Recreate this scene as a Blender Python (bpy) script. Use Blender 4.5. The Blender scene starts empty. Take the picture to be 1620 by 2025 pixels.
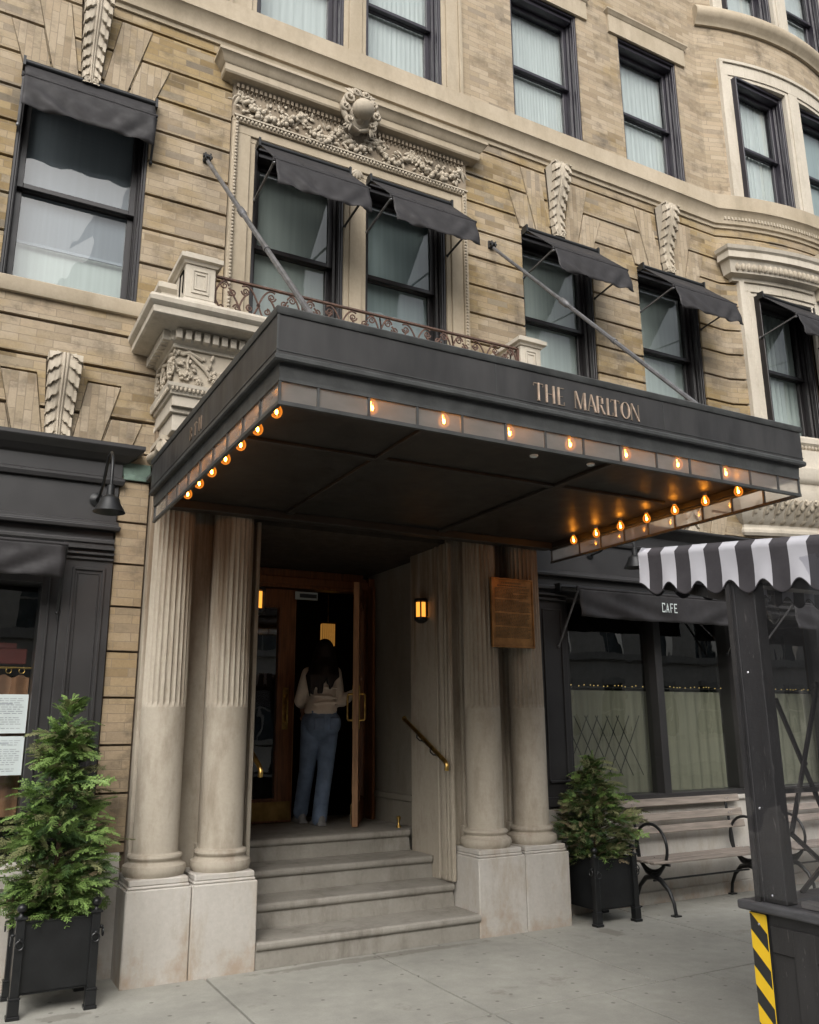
import bpy, math, random
from mathutils import Vector, Matrix
random.seed(7)
R = math.radians
SC = bpy.context.scene
COL = SC.collection
WY = 6.35                      # depth of the brick facade
BX0, BH, BR, BC = 7.7, 1.45, 4.0, 9.15   # shallow bow of the bay
def bulge(x):
    if x <= BX0: return 0.0
    u = min(abs(x-BC), BH)
    return math.sqrt(BR*BR-u*u)-math.sqrt(BR*BR-BH*BH)
def fy(x, d): return WY - bulge(x) + d

# ---------------------------------------------------------------- mesh builder
class MB:
    def __init__(s): s.v=[]; s.f=[]; s.m=[]; s.mi=0
    def quad(s,a,b,c,d): s.poly([a,b,c,d])
    def poly(s,pts):
        n=len(s.v); s.v+= [tuple(p) for p in pts]; s.f.append(tuple(range(n,n+len(pts)))); s.m.append(s.mi)
    def add(s,vs,fs):
        n=len(s.v); s.v+=[tuple(p) for p in vs]
        for f in fs: s.f.append(tuple(i+n for i in f)); s.m.append(s.mi)
    def box(s,x0,x1,y0,y1,z0,z1):
        v=[(x0,y0,z0),(x1,y0,z0),(x1,y1,z0),(x0,y1,z0),(x0,y0,z1),(x1,y0,z1),(x1,y1,z1),(x0,y1,z1)]
        s.add(v,[(0,3,2,1),(4,5,6,7),(0,1,5,4),(1,2,6,5),(2,3,7,6),(3,0,4,7)]); return s
    def obox(s,c,ax,ay,az,hx,hy,hz):
        c=Vector(c);ax=Vector(ax).normalized()*hx;ay=Vector(ay).normalized()*hy;az=Vector(az).normalized()*hz
        v=[c-ax-ay-az,c+ax-ay-az,c+ax+ay-az,c-ax+ay-az,c-ax-ay+az,c+ax-ay+az,c+ax+ay+az,c-ax+ay+az]
        s.add(v,[(0,3,2,1),(4,5,6,7),(0,1,5,4),(1,2,6,5),(2,3,7,6),(3,0,4,7)]); return s
    def bar(s,a,b,w,h,up=(0,0,1)):
        a=Vector(a);b=Vector(b);d=(b-a);L=d.length;d.normalize();u=Vector(up)
        if abs(d.dot(u))>.97: u=Vector((1,0,0))
        sd=d.cross(u).normalized();u=sd.cross(d)
        return s.obox((a+b)/2,d,sd,u,L/2,w/2,h/2)
    def fbox(s,x0,x1,d0,d1,z0,z1):       # box on the facade, follows the bow
        s.fpoly([(x0,z0),(x1,z0),(x1,z1),(x0,z1)],d0,d1)
    def fpoly(s,poly,d0,d1):             # convex (x,z) polygon extruded in depth
        xs=[p[0] for p in poly]
        if max(xs)>BX0+1e-6:
            cuts=[BX0+.16*k for k in range(0,30) if min(xs)<BX0+.16*k<max(xs)]
            for c in cuts:
                l=clip(poly,(-1,0),-c)
                poly=clip(poly,(1,0),c)
                if len(l)>2: s._fp(l,d0,d1)
            if len(poly)>2: s._fp(poly,d0,d1)
        else: s._fp(poly,d0,d1)
    def _fp(s,poly,d0,d1):
        n=len(poly)
        v=[(x,fy(x,d0),z) for x,z in poly]+[(x,fy(x,d1),z) for x,z in poly]
        f=[tuple(range(n)),tuple(range(2*n-1,n-1,-1))]+[(i,(i+n),(i+1)%n+n,(i+1)%n) for i in range(n)]
        s.add(v,f)
    def tube(s,pts,r,n=8,cap=True,closed=False):
        pts=[Vector(p) for p in pts]; m=len(pts)
        rr=r if isinstance(r,(list,tuple)) else [r]*m
        vs=[];prev=None
        for i,p in enumerate(pts):
            if closed: t=pts[(i+1)%m]-pts[i-1]
            else: t=pts[min(i+1,m-1)]-pts[max(i-1,0)]
            t=t.normalized() if t.length>1e-9 else Vector((0,0,1))
            if prev is None:
                u=Vector((0,0,1)) if abs(t.z)<.9 else Vector((1,0,0))
                a=t.cross(u).normalized()
            else:
                a=prev-t*prev.dot(t); a=a.normalized() if a.length>1e-6 else t.orthogonal().normalized()
            prev=a; b=t.cross(a)
            for k in range(n):
                q=2*math.pi*k/n; vs.append(p+(a*math.cos(q)+b*math.sin(q))*rr[i])
        fs=[]
        for i in range(m if closed else m-1):
            j=(i+1)%m
            for k in range(n): fs.append((i*n+k,i*n+(k+1)%n,j*n+(k+1)%n,j*n+k))
        if cap and not closed: fs.append(tuple(range(n-1,-1,-1))); fs.append(tuple(range((m-1)*n,m*n)))
        s.add(vs,fs); return s
    def lathe(s,prof,c=(0,0,0),n=24,cap=True,M=None):    # prof [(r,z)]
        vs=[]
        for r,z in prof:
            for k in range(n):
                q=2*math.pi*k/n; p=Vector((r*math.cos(q),r*math.sin(q),z))
                if M is not None: p=M@p
                vs.append(Vector(c)+p)
        fs=[]
        for i in range(len(prof)-1):
            for k in range(n): fs.append((i*n+k,i*n+(k+1)%n,(i+1)*n+(k+1)%n,(i+1)*n+k))
        if cap: fs.append(tuple(range(n-1,-1,-1))); fs.append(tuple(range((len(prof)-1)*n,len(prof)*n)))
        s.add(vs,fs); return s
    def ell(s,c,rx,ry,rz,M=None,n=8,m=5):
        prof=[(math.sin(math.pi*i/m),-math.cos(math.pi*i/m)) for i in range(m+1)]
        prof[0]=(.02,-1);prof[-1]=(.02,1)
        S=Matrix.Diagonal((rx,ry,rz)).to_3x3()
        if M is not None: S=M@S
        return s.lathe(prof,c,n,True,S)
    def sweep(s,prof,path,cap=True):
        # prof [(projection,z)] along plan path [(x,y)]; outward = left-hand normal flipped to -y for +x travel
        P=[Vector((a,b)) for a,b in path]; n=len(P); N=[]
        for i in range(n):
            ds=[]
            if i>0: ds.append((P[i]-P[i-1]).normalized())
            if i<n-1: ds.append((P[i+1]-P[i]).normalized())
            ns=[Vector((d.y,-d.x)) for d in ds]
            q=sum(ns,Vector((0,0))).normalized()
            N.append(q/max(.3,q.dot(ns[0])))
        k=len(prof); vs=[]
        for i in range(n):
            for pr,z in prof: q=P[i]+N[i]*pr; vs.append((q.x,q.y,z))
        fs=[]
        for i in range(n-1):
            for j in range(k):
                j2=(j+1)%k; fs.append((i*k+j,(i+1)*k+j,(i+1)*k+j2,i*k+j2))
        if cap: fs.append(tuple(range(k-1,-1,-1))); fs.append(tuple(range((n-1)*k,n*k)))
        s.add(vs,fs); return s
    def build(s,name,mats,parent=None,smooth=None,bevel=0,loc=None,seg=1,merge=False):
        me=bpy.data.meshes.new(name)
        if merge:
            key={};idx=[];nv=[]
            for v in s.v:
                k=tuple(round(c,5) for c in v)
                if k not in key: key[k]=len(nv); nv.append(v)
                idx.append(key[k])
            s.v=nv; s.f=[tuple(idx[i] for i in f) for f in s.f]
        L=Vector(loc) if loc is not None else Vector((0,0,0))
        me.from_pydata([tuple(Vector(v)-L) for v in s.v],[],s.f)
        if not isinstance(mats,(list,tuple)): mats=[mats]
        for m in mats: me.materials.append(m)
        if len(mats)>1: me.polygons.foreach_set('material_index',s.m)
        me.validate()
        o=bpy.data.objects.new(name,me); COL.objects.link(o)
        if smooth is not None:
            me.polygons.foreach_set('use_smooth',[True]*len(me.polygons))
            me.set_sharp_from_angle(angle=R(smooth))
        if loc is not None: o.location=L
        if parent is not None:
            o.parent=parent
            pl=Vector((0,0,0));q=parent
            while q is not None: pl+=Vector(q.location); q=q.parent
            if parent is not None: o.location=L-pl
        if bevel:
            b=o.modifiers.new('bevel','BEVEL'); b.width=bevel; b.segments=seg; b.limit_method='ANGLE'; b.angle_limit=R(40)
        return o
def clip(poly,nrm,c):          # keep points with n.p >= c
    out=[];n=len(poly)
    for i in range(n):
        a=poly[i];b=poly[(i+1)%n]
        da=a[0]*nrm[0]+a[1]*nrm[1]-c; db=b[0]*nrm[0]+b[1]*nrm[1]-c
        if da>=-1e-9: out.append(a)
        if (da>1e-9 and db<-1e-9) or (da<-1e-9 and db>1e-9):
            t=da/(da-db); out.append((a[0]+(b[0]-a[0])*t,a[1]+(b[1]-a[1])*t))
    return out
def area(p): return abs(sum(p[i][0]*p[(i+1)%len(p)][1]-p[(i+1)%len(p)][0]*p[i][1] for i in range(len(p))))/2
def subtract(poly,hole):       # convex minus convex (hole counter-clockwise) -> list of convex
    res=[]; cur=poly
    n=len(hole)
    for i in range(n):
        a=hole[i];b=hole[(i+1)%n]
        nx,ny=-(b[1]-a[1]),(b[0]-a[0])       # inward normal for CCW
        c=nx*a[0]+ny*a[1]
        out=clip(cur,(-nx,-ny),-c)
        if len(out)>2 and area(out)>1e-6: res.append(out)
        cur=clip(cur,(nx,ny),c)
        if len(cur)<3 or area(cur)<1e-6: return res
    return res
def cut(polys,holes):
    for h in holes:
        nx=[]
        hx0=min(p[0] for p in h);hx1=max(p[0] for p in h);hz0=min(p[1] for p in h);hz1=max(p[1] for p in h)
        for p in polys:
            if max(q[0] for q in p)<=hx0 or min(q[0] for q in p)>=hx1 or max(q[1] for q in p)<=hz0 or min(q[1] for q in p)>=hz1: nx.append(p)
            else: nx+=subtract(p,h)
        polys=nx
    return polys
def rect(x0,x1,z0,z1): return [(x0,z0),(x1,z0),(x1,z1),(x0,z1)]

def empty(name,loc,label,cat,group=None,rot=None):
    o=bpy.data.objects.new(name,None); COL.objects.link(o); o.location=loc; o.empty_display_size=.1
    o['label']=label; o['category']=cat
    if group: o['group']=group
    if rot: o.rotation_euler=rot
    return o
def tag(o,label,cat,group=None,kind=None):
    if label: o['label']=label
    if cat: o['category']=cat
    if group: o['group']=group
    if kind: o['kind']=kind
    return o
def kids(o): return [c for c in bpy.data.objects if c.parent==o]
def copy_tree(o,parent=None):
    c=o.copy(); COL.objects.link(c); c.parent=parent
    for ch in kids(o): copy_tree(ch,c)
    return c

# ---------------------------------------------------------------- materials
def newmat(name):
    m=bpy.data.materials.new(name); m.use_nodes=True; nt=m.node_tree
    for n in list(nt.nodes): nt.nodes.remove(n)
    return m,nt
class NT:
    def __init__(s,nt): s.nt=nt
    def n(s,t,**k):
        x=s.nt.nodes.new(t)
        for a,b in k.items():
            if a.startswith('i_'):
                key=a[2:]; key=int(key) if key.isdigit() else key.replace('_',' ')
                s.set(x.inputs[key],b)
            else: setattr(x,a,b)
        return x
    def set(s,sock,v):
        if isinstance(v,bpy.types.NodeSocket): s.nt.links.new(v,sock)
        elif isinstance(v,bpy.types.Node): s.nt.links.new(v.outputs[0],sock)
        else: sock.default_value=v
    def math(s,op,a,b=0,c=None):
        x=s.n('ShaderNodeMath',operation=op); s.set(x.inputs[0],a); s.set(x.inputs[1],b)
        if c is not None: s.set(x.inputs[2],c)
        return x.outputs[0]
    def mix(s,f,a,b,blend='MIX'):
        x=s.n('ShaderNodeMix',data_type='RGBA',blend_type=blend); s.set(x.inputs[0],f); s.set(x.inputs[6],a); s.set(x.inputs[7],b); return x.outputs[2]
    def noise(s,vec,scale,detail=4,rough=.55):
        x=s.n('ShaderNodeTexNoise'); s.set(x.inputs['Vector'],vec); x.inputs['Scale'].default_value=scale; x.inputs['Detail'].default_value=detail; x.inputs['Roughness'].default_value=rough
        return x.outputs[0]
    def ramp(s,f,stops):
        x=s.n('ShaderNodeValToRGB'); s.set(x.inputs[0],f); e=x.color_ramp.elements
        while len(e)<len(stops): e.new(.5)
        for i,(p,c) in enumerate(stops): e[i].position=p; e[i].color=c if len(c)==4 else (*c,1)
        return x.outputs[0]
    def pos(s,scale=(1,1,1)):
        g=s.n('ShaderNodeNewGeometry'); m=s.n('ShaderNodeMapping'); s.set(m.inputs[0],g.outputs['Position']); m.inputs['Scale'].default_value=scale
        return m.outputs[0]
    def bump(s,h,strength,dist=.01):
        b=s.n('ShaderNodeBump'); s.set(b.inputs['Height'],h); b.inputs['Strength'].default_value=strength; b.inputs['Distance'].default_value=dist
        return b.outputs[0]
    def out(s,sh):
        o=s.n('ShaderNodeOutputMaterial'); s.nt.links.new(sh if isinstance(sh,bpy.types.NodeSocket) else sh.outputs[0],o.inputs[0])
def c4(c): return (*c,1) if len(c)==3 else c
def simple(name,col,rough=.6,metal=0,var=.25,vscale=6,bump=.15,bscale=60,spec=.5,stretch=(1,1,1),col2=None,sheen=0):
    m,nt=newmat(name); s=NT(nt)
    p=s.pos(stretch); a=s.noise(p,vscale,5); 
    dark=col2 if col2 else tuple(x*(1-var) for x in col); light=tuple(min(1,x*(1+var)) for x in col) if not col2 else col
    c=s.ramp(a,[(.3,dark),(.7,light)])
    b=s.n('ShaderNodeBsdfPrincipled'); s.set(b.inputs['Base Color'],c)
    rr=s.ramp(s.noise(p,vscale*2.3,4),[(.3,(rough*.85,)*3),(.7,(min(1,rough*1.12),)*3)]); s.set(b.inputs['Roughness'],rr)
    b.inputs['Metallic'].default_value=metal; b.inputs['Specular IOR Level'].default_value=spec
    if sheen: b.inputs['Sheen Weight'].default_value=sheen
    if bump: s.set(b.inputs['Normal'],s.bump(s.noise(p,bscale,4),bump,.004))
    s.out(b); return m

def brick_mat(name,vertical=False,pale=0.0,plain=False):
    m,nt=newmat(name); s=NT(nt)
    g=s.n('ShaderNodeNewGeometry'); sp=s.n('ShaderNodeSeparateXYZ'); s.set(sp.inputs[0],g.outputs['Position'])
    u=s.math('ADD',sp.outputs[0],sp.outputs[1]); w=s.math('ADD',sp.outputs[2],.0125)
    cb=s.n('ShaderNodeCombineXYZ')
    if vertical: s.set(cb.inputs[0],w); s.set(cb.inputs[1],u)
    else: s.set(cb.inputs[0],u); s.set(cb.inputs[1],w)
    wob=s.noise(g.outputs['Position'],9,2); 
    v=s.n('ShaderNodeVectorMath',operation='ADD'); s.set(v.inputs[0],cb.outputs[0])
    wv=s.n('ShaderNodeVectorMath',operation='SCALE'); s.set(wv.inputs[0],wob); wv.inputs['Scale'].default_value=.006; s.set(v.inputs[1],wv.outputs[0])
    bt=s.n('ShaderNodeTexBrick'); s.set(bt.inputs['Vector'],v.outputs[0])
    bt.offset=.5; bt.inputs['Color1'].default_value=(0,0,0,1); bt.inputs['Color2'].default_value=(1,1,1,1); bt.inputs['Mortar'].default_value=(.5,.5,.5,1)
    bt.inputs['Scale'].default_value=1; bt.inputs['Mortar Size'].default_value=.0028 if not vertical else .003; bt.inputs['Mortar Smooth'].default_value=.2
    bt.inputs['Brick Width'].default_value=.235 if not vertical else .2; bt.inputs['Row Height'].default_value=.0625
    if vertical: bt.inputs['Row Height'].default_value=.055
    big=s.noise(s.pos((.9,.9,1.4)),1.1,4,.6)
    ochre=s.ramp(bt.outputs['Color'],[(0,(.185,.135,.07)),(.15,(.25,.18,.09)),(.4,(.305,.225,.115)),(.6,(.335,.255,.14)),(.8,(.365,.28,.17)),(.93,(.28,.235,.165)),(1,(.18,.15,.11))])
    beige=s.ramp(bt.outputs['Color'],[(0,(.28,.22,.15)),(.25,(.34,.275,.19)),(.6,(.405,.335,.245)),(.85,(.365,.29,.20)),(1,(.27,.225,.17))])
    f=s.ramp(big,[(.43-pale*.3,(0,0,0)),(.58-pale*.3,(1,1,1))])
    col=s.mix(f,ochre,beige)
    if plain: col=s.mix(.5,col,(.33,.245,.15,1))
    fine=s.noise(g.outputs['Position'],70,5,.7)
    col=s.mix(.35,col,s.ramp(fine,[(.25,(.45,.45,.45)),(.75,(1.0,1.0,1.0))]),'MULTIPLY')
    # soot and water streaks
    st=s.noise(s.pos((2.2,2.2,3.6)),1.3,6,.72)
    streak=s.noise(s.pos((9,9,1.1)),1.0,4,.6)
    soot=s.math('MULTIPLY',s.ramp(st,[(.49,(0,0,0)),(.66,(1,1,1))]),s.ramp(streak,[(.35,(.3,)*3),(.65,(1,)*3)]))
    col=s.mix(s.math('MULTIPLY',soot,.72),col,(.075,.062,.048,1))
    mort=s.math('MULTIPLY',bt.outputs['Fac'],.75)
    col=s.mix(mort,col,(.205,.165,.12,1))
    b=s.n('ShaderNodeBsdfPrincipled'); s.set(b.inputs['Base Color'],col); b.inputs['Roughness'].default_value=.88; b.inputs['Specular IOR Level'].default_value=.25
    h=s.math('SUBTRACT',s.math('MULTIPLY',fine,.35),s.math('MULTIPLY',bt.outputs['Fac'],1.0))
    h=s.math('ADD',h,s.math('MULTIPLY',bt.outputs['Color'],.35))
    s.set(b.inputs['Normal'],s.bump(h,.55,.004)); s.out(b); return m

def stone_mat(name,a,bcol,stain=(.20,.17,.12),amt=.5,stretch=(1,1,.45),rough=.8,bs=.25,vein=None,low=None,high=None):
    m,nt=newmat(name); s=NT(nt); p=s.pos(stretch)
    n1=s.noise(p,2.2,6,.62); n2=s.noise(s.pos(),38,5,.7)
    col=s.ramp(n1,[(.32,a),(.68,bcol)])
    col=s.mix(.3,col,s.ramp(n2,[(.25,(.5,.5,.5)),(.75,(1,1,1))]),'MULTIPLY')
    st=s.noise(s.pos((3.2,3.2,1.0)),1.7,6,.7)
    col=s.mix(s.math('MULTIPLY',s.ramp(st,[(.5,(0,0,0)),(.72,(1,1,1))]),amt),col,c4(stain))
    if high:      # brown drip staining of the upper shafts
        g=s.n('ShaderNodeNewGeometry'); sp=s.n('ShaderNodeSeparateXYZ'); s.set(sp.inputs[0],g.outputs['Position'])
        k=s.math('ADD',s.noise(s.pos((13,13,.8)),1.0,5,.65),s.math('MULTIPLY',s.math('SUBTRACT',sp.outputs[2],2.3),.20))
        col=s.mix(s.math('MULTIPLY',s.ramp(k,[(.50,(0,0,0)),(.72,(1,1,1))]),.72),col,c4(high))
    if low:       # rising damp and rust near the ground
        g=s.n('ShaderNodeNewGeometry'); sp=s.n('ShaderNodeSeparateXYZ'); s.set(sp.inputs[0],g.outputs['Position'])
        n3=s.noise(s.pos((4,4,3)),1.5,5,.65)
        k=s.math('SUBTRACT',s.math('ADD',n3,0.0),s.math('MULTIPLY',sp.outputs[2],.9))
        col=s.mix(s.math('MULTIPLY',s.ramp(k,[(.36,(0,0,0)),(.6,(1,1,1))]),.55),col,c4(low))
    b=s.n('ShaderNodeBsdfPrincipled'); s.set(b.inputs['Base Color'],col); b.inputs['Roughness'].default_value=rough; b.inputs['Specular IOR Level'].default_value=.3
    s.set(b.inputs['Normal'],s.bump(s.math('ADD',n2,s.math('MULTIPLY',n1,2)),bs,.004)); s.out(b); return m

def glass_mat(name,tint=(.8,.87,.85),refl=1.0,ior=1.5,rough=.0,wave=0.0,film=None,film_amt=0):
    m,nt=newmat(name); s=NT(nt)
    lw=s.n('ShaderNodeLayerWeight'); lw.inputs[0].default_value=.5
    nrm=None
    if wave:
        nrm=s.bump(s.noise(s.pos((1,1,.6)),2.6,2),wave,.05)
    F0=((ior-1)/(ior+1))**2
    fr=s.n('ShaderNodeMath',operation='MULTIPLY_ADD'); s.set(fr.inputs[0],s.math('POWER',lw.outputs['Facing'],5.0)); fr.inputs[1].default_value=1-F0; fr.inputs[2].default_value=F0
    t=s.n('ShaderNodeBsdfTransparent'); t.inputs[0].default_value=c4(tint)
    gl=s.n('ShaderNodeBsdfGlossy'); gl.inputs['Roughness'].default_value=rough
    if nrm is not None: s.set(gl.inputs['Normal'],nrm)
    base=t
    if film:
        d0=s.n('ShaderNodeBsdfDiffuse'); d0.inputs[0].default_value=c4(film); t0=s.n('ShaderNodeBsdfTranslucent'); t0.inputs[0].default_value=c4(film); d=s.n('ShaderNodeMixShader'); d.inputs[0].default_value=.55; s.set(d.inputs[1],d0.outputs[0]); s.set(d.inputs[2],t0.outputs[0])
        f=s.ramp(s.noise(s.pos((2,2,5)),2,4,.6),[(.3,(film_amt*.85,)*3),(.75,(min(1,film_amt*1.15),)*3)])
        mx=s.n('ShaderNodeMixShader'); s.set(mx.inputs[0],f); s.set(mx.inputs[1],t.outputs[0]); s.set(mx.inputs[2],d.outputs[0]); base=mx
    mx2=s.n('ShaderNodeMixShader'); s.set(mx2.inputs[0],s.math('MINIMUM',s.math('MULTIPLY',fr.outputs[0],refl),1.0)); s.set(mx2.inputs[1],base.outputs[0]); s.set(mx2.inputs[2],gl.outputs[0])
    s.out(mx2); return m
def emit(name,col,st):
    m,nt=newmat(name); s=NT(nt); e=s.n('ShaderNodeEmission'); e.inputs[0].default_value=c4(col); e.inputs[1].default_value=st; s.out(e); return m

M={}
M['brick']=brick_mat('tan_roman_brick')
M['brick_up']=brick_mat('pale_roman_brick',pale=.55)
M['brick_v']=brick_mat('voussoir_brick',vertical=True,pale=.5)
M['brick_pier']=brick_mat('pier_brick',plain=True)
M['backing']=simple('dark_mortar_joint',(.13,.10,.07),.95,bump=.3)
M['stone']=stone_mat('limestone',(.34,.285,.205),(.44,.375,.285),amt=.42)
M['stone_c']=stone_mat('carved_limestone',(.375,.325,.25),(.47,.415,.335),stain=(.16,.13,.095),amt=.5)
M['stone_w']=stone_mat('washed_limestone',(.44,.395,.325),(.53,.485,.41),amt=.35)
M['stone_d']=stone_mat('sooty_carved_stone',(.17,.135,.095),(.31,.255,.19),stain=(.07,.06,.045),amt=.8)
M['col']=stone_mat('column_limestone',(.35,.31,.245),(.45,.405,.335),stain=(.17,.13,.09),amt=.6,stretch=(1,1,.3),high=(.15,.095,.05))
M['marble']=stone_mat('plinth_marble',(.43,.405,.365),(.525,.50,.46),stain=(.30,.235,.16),amt=.62,low=(.30,.20,.115),rough=.6,bs=.1)
M['step']=stone_mat('worn_step_stone',(.24,.225,.195),(.355,.335,.295),stain=(.12,.105,.085),amt=.65,stretch=(1,1,1),rough=.7)
M['recess']=stone_mat('vestibule_stone',(.24,.22,.18),(.31,.285,.235),stain=(.16,.13,.09),amt=.4)
M['shop']=simple('charcoal_shopfront_paint',(.027,.026,.0265),.42,var=.2,bump=.06,bscale=25,vscale=3)
M['sash']=simple('aubergine_black_sash_paint',(.014,.012,.013),.38,var=.2,bump=.05,vscale=4)
M['sash_up']=simple('slate_sash_paint',(.024,.022,.03),.4,var=.2,bump=.05,vscale=4)
M['canopy']=simple('dark_bronze_canopy_paint',(.029,.028,.0275),.5,var=.45,bump=.14,bscale=9,vscale=3,stretch=(2.2,2.2,.7))
M['canopy_edge']=simple('weathered_bronze_moulding',(.042,.044,.043),.5,var=.35,bump=.3,bscale=40,vscale=9)
M['ceil']=simple('dark_canopy_ceiling',(.014,.012,.009),.5,var=.35,bump=.2,bscale=12,vscale=3)
M['iron']=simple('black_cast_iron',(.016,.017,.018),.38,metal=.3,var=.3,bump=.15)
M['rod']=simple('grey_painted_steel_rod',(.14,.14,.145),.45,metal=.5,var=.35,bump=.2,vscale=14)
M['rust']=simple('rusty_wrought_iron',(.12,.062,.042),.8,var=.5,bump=.4,vscale=30,col2=(.055,.036,.03))
M['fabric']=simple('black_awning_canvas',(.0135,.0122,.0135),.75,var=.3,bump=.25,bscale=18,vscale=5)
M['fabric_fold']=M['fabric']
M['brass']=simple('tarnished_brass',(.55,.36,.11),.33,metal=1,var=.4,bump=.1,vscale=20)
M['bronze']=simple('bronze_plaque',(.32,.165,.06),.42,metal=.75,var=.4,bump=.2,vscale=9)
M['bronze_d']=simple('raised_plaque_lettering',(.15,.10,.045),.5,metal=.6,var=.3)
M['wood']=simple('varnished_mahogany',(.19,.075,.028),.35,var=.4,bump=.15,vscale=8,stretch=(6,6,.5))
M['wood_e']=simple('worn_oak_door_edge',(.34,.18,.085),.5,var=.3,bump=.15,vscale=8,stretch=(6,6,.6))
M['kick']=simple('brass_kick_plate',(.33,.21,.07),.4,metal=.8,var=.3,bump=.1,vscale=10)
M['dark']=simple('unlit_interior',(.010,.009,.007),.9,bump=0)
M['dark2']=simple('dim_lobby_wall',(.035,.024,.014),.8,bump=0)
M['verd']=simple('verdigris_copper',(.13,.19,.155),.7,var=.3,bump=.3,vscale=12)
M['white']=simple('white_notice_paper',(.50,.56,.56),.8,var=.04,bump=0)
M['ink']=simple('printed_ink',(.05,.06,.07),.8,bump=0)
M['red']=simple('oxblood_lacquer',(.16,.02,.016),.4,bump=.05)
M['brown']=simple('brown_velvet',(.20,.10,.055),.9,bump=.3,sheen=.3)
M['slat']=simple('silvered_bench_timber',(.24,.205,.175),.7,var=.3,bump=.45,bscale=9,vscale=5,stretch=(.8,8,8))
M['soil']=simple('planter_soil',(.06,.035,.022),.95,var=.5,bump=.8,bscale=50,vscale=30)
M['leafA']=simple('thuja_leaf_deep',(.05,.10,.028),.6,var=.45,bump=0,vscale=14)
M['leafB']=simple('thuja_leaf_fresh',(.17,.27,.07),.6,var=.35,bump=0,vscale=14)
M['leafC']=simple('thuja_leaf_olive',(.165,.175,.075),.65,var=.45,bump=0,vscale=14)
M['leafD']=simple('thuja_leaf_browned',(.24,.19,.11),.75,var=.4,bump=0,vscale=14)
M['bark']=simple('thuja_bark',(.09,.055,.035),.9,var=.4,bump=.5)
M['shed']=simple('shed_black_paint',(.022,.021,.022),.55,var=.4,bump=.25,bscale=22,vscale=10,stretch=(1,1,.4))
def scuffed(name,base,scr):
    m,nt=newmat(name); s=NT(nt)
    n1=s.noise(s.pos((1.5,1.5,.5)),5,5,.7); n2=s.noise(s.pos((14,14,2.2)),6,3,.6); n3=s.noise(s.pos(),45,3,.8)
    col=s.ramp(n1,[(.3,tuple(x*.65 for x in base)),(.7,tuple(x*1.5 for x in base))])
    k=s.math('MAXIMUM',s.ramp(n2,[(.66,(0,)*3),(.70,(1,)*3)]),s.ramp(n3,[(.71,(0,)*3),(.74,(1,)*3)]))
    col=s.mix(s.math('MULTIPLY',k,.5),col,c4(scr))
    b=s.n('ShaderNodeBsdfPrincipled'); s.set(b.inputs['Base Color'],col); s.set(b.inputs['Roughness'],s.ramp(n1,[(.3,(.42,)*3),(.7,(.7,)*3)]))
    s.set(b.inputs['Normal'],s.bump(s.math('ADD',n3,n2),.3,.004)); s.out(b); return m
M['shed']=scuffed('scuffed_black_shed_paint',(.022,.021,.021),(.15,.14,.13))
M['stripe_w']=simple('white_awning_stripe',(.44,.44,.475),.85,var=.06,bump=.12)
M['stripe_b']=simple('black_awning_stripe',(.04,.037,.042),.85,var=.2,bump=.12)
M['yellow']=simple('hazard_yellow',(.78,.50,.015),.5,var=.08,bump=.05)
M['hblack']=simple('hazard_black',(.02,.02,.02),.5,bump=.05)
M['letter']=simple('copper_sign_letters',(.62,.47,.36),.32,metal=.55,var=.35,vscale=25,bump=.1)
M['letter_d']=simple('tarnished_letters',(.27,.215,.165),.5,metal=.4,bump=.1)
M['skin']=simple('skin',(.46,.27,.19),.55,var=.08,bump=.05)
M['hair']=simple('dark_brown_hair',(.010,.006,.005),.5,var=.4,bump=.5,bscale=30,stretch=(12,12,1))
M['knit']=simple('beige_knit',(.74,.64,.53),.9,var=.15,bump=.6,bscale=160,sheen=.3)
M['jean']=simple('blue_denim',(.17,.235,.35),.85,var=.25,bump=.4,bscale=90,vscale=9)
M['shoe']=simple('grey_trainer',(.25,.25,.25),.7,bump=.1)
M['silver']=simple('silver',(.7,.7,.72),.25,metal=1,bump=0)
M['asphalt']=simple('road_asphalt',(.085,.085,.088),.9,var=.25,bump=.6,bscale=120)
M['kerb']=simple('granite_kerb',(.24,.235,.225),.8,var=.2,bump=.3)
M['opp']=simple('opposite_pale_stucco',(.50,.48,.43),.9,var=.12,vscale=1.2,bump=0)
M['opp_s']=stone_mat('opposite_render',(.34,.33,.30),(.42,.41,.38),amt=.2)
M['opp_g']=simple('opposite_window_glass',(.05,.07,.08),.15,bump=0)
M['glass']=glass_mat('window_glass',(.93,.96,.955),2.3,1.5,wave=.05)
M['glass_shop']=glass_mat('shop_glass',(.88,.91,.88),3.0,1.5,wave=.04)
M['glass_can']=glass_mat('seedy_canopy_glass',(.92,.92,.90),.9,1.45,rough=.10,film=(.68,.69,.67),film_amt=.38)
M['film']=glass_mat('clear_pvc_film',(.90,.90,.92),1.3,1.4,wave=.6,film=(.5,.5,.52),film_amt=.05)
def curtain_mat(name,col,trans=.3):
    m,nt=newmat(name); s=NT(nt)
    d=s.n('ShaderNodeBsdfDiffuse'); t=s.n('ShaderNodeBsdfTranslucent')
    c=s.ramp(s.noise(s.pos((14,14,.4)),2,3),[(.3,tuple(x*.86 for x in col)),(.7,col)])
    s.set(d.inputs[0],c); s.set(t.inputs[0],c); mx=s.n('ShaderNodeMixShader'); mx.inputs[0].default_value=trans
    s.set(mx.inputs[1],d.outputs[0]); s.set(mx.inputs[2],t.outputs[0]); s.out(mx); return m
M['cur_up']=curtain_mat('sheer_white_curtain',(.50,.535,.53),.1)
M['cur_mid']=curtain_mat('grey_green_roller_shade',(.44,.49,.47),.1)
M['cur_dk']=curtain_mat('dark_shade',(.30,.36,.365),.1)
M['blind']=curtain_mat('slate_venetian_blind',(.27,.30,.335),.05)
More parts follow.
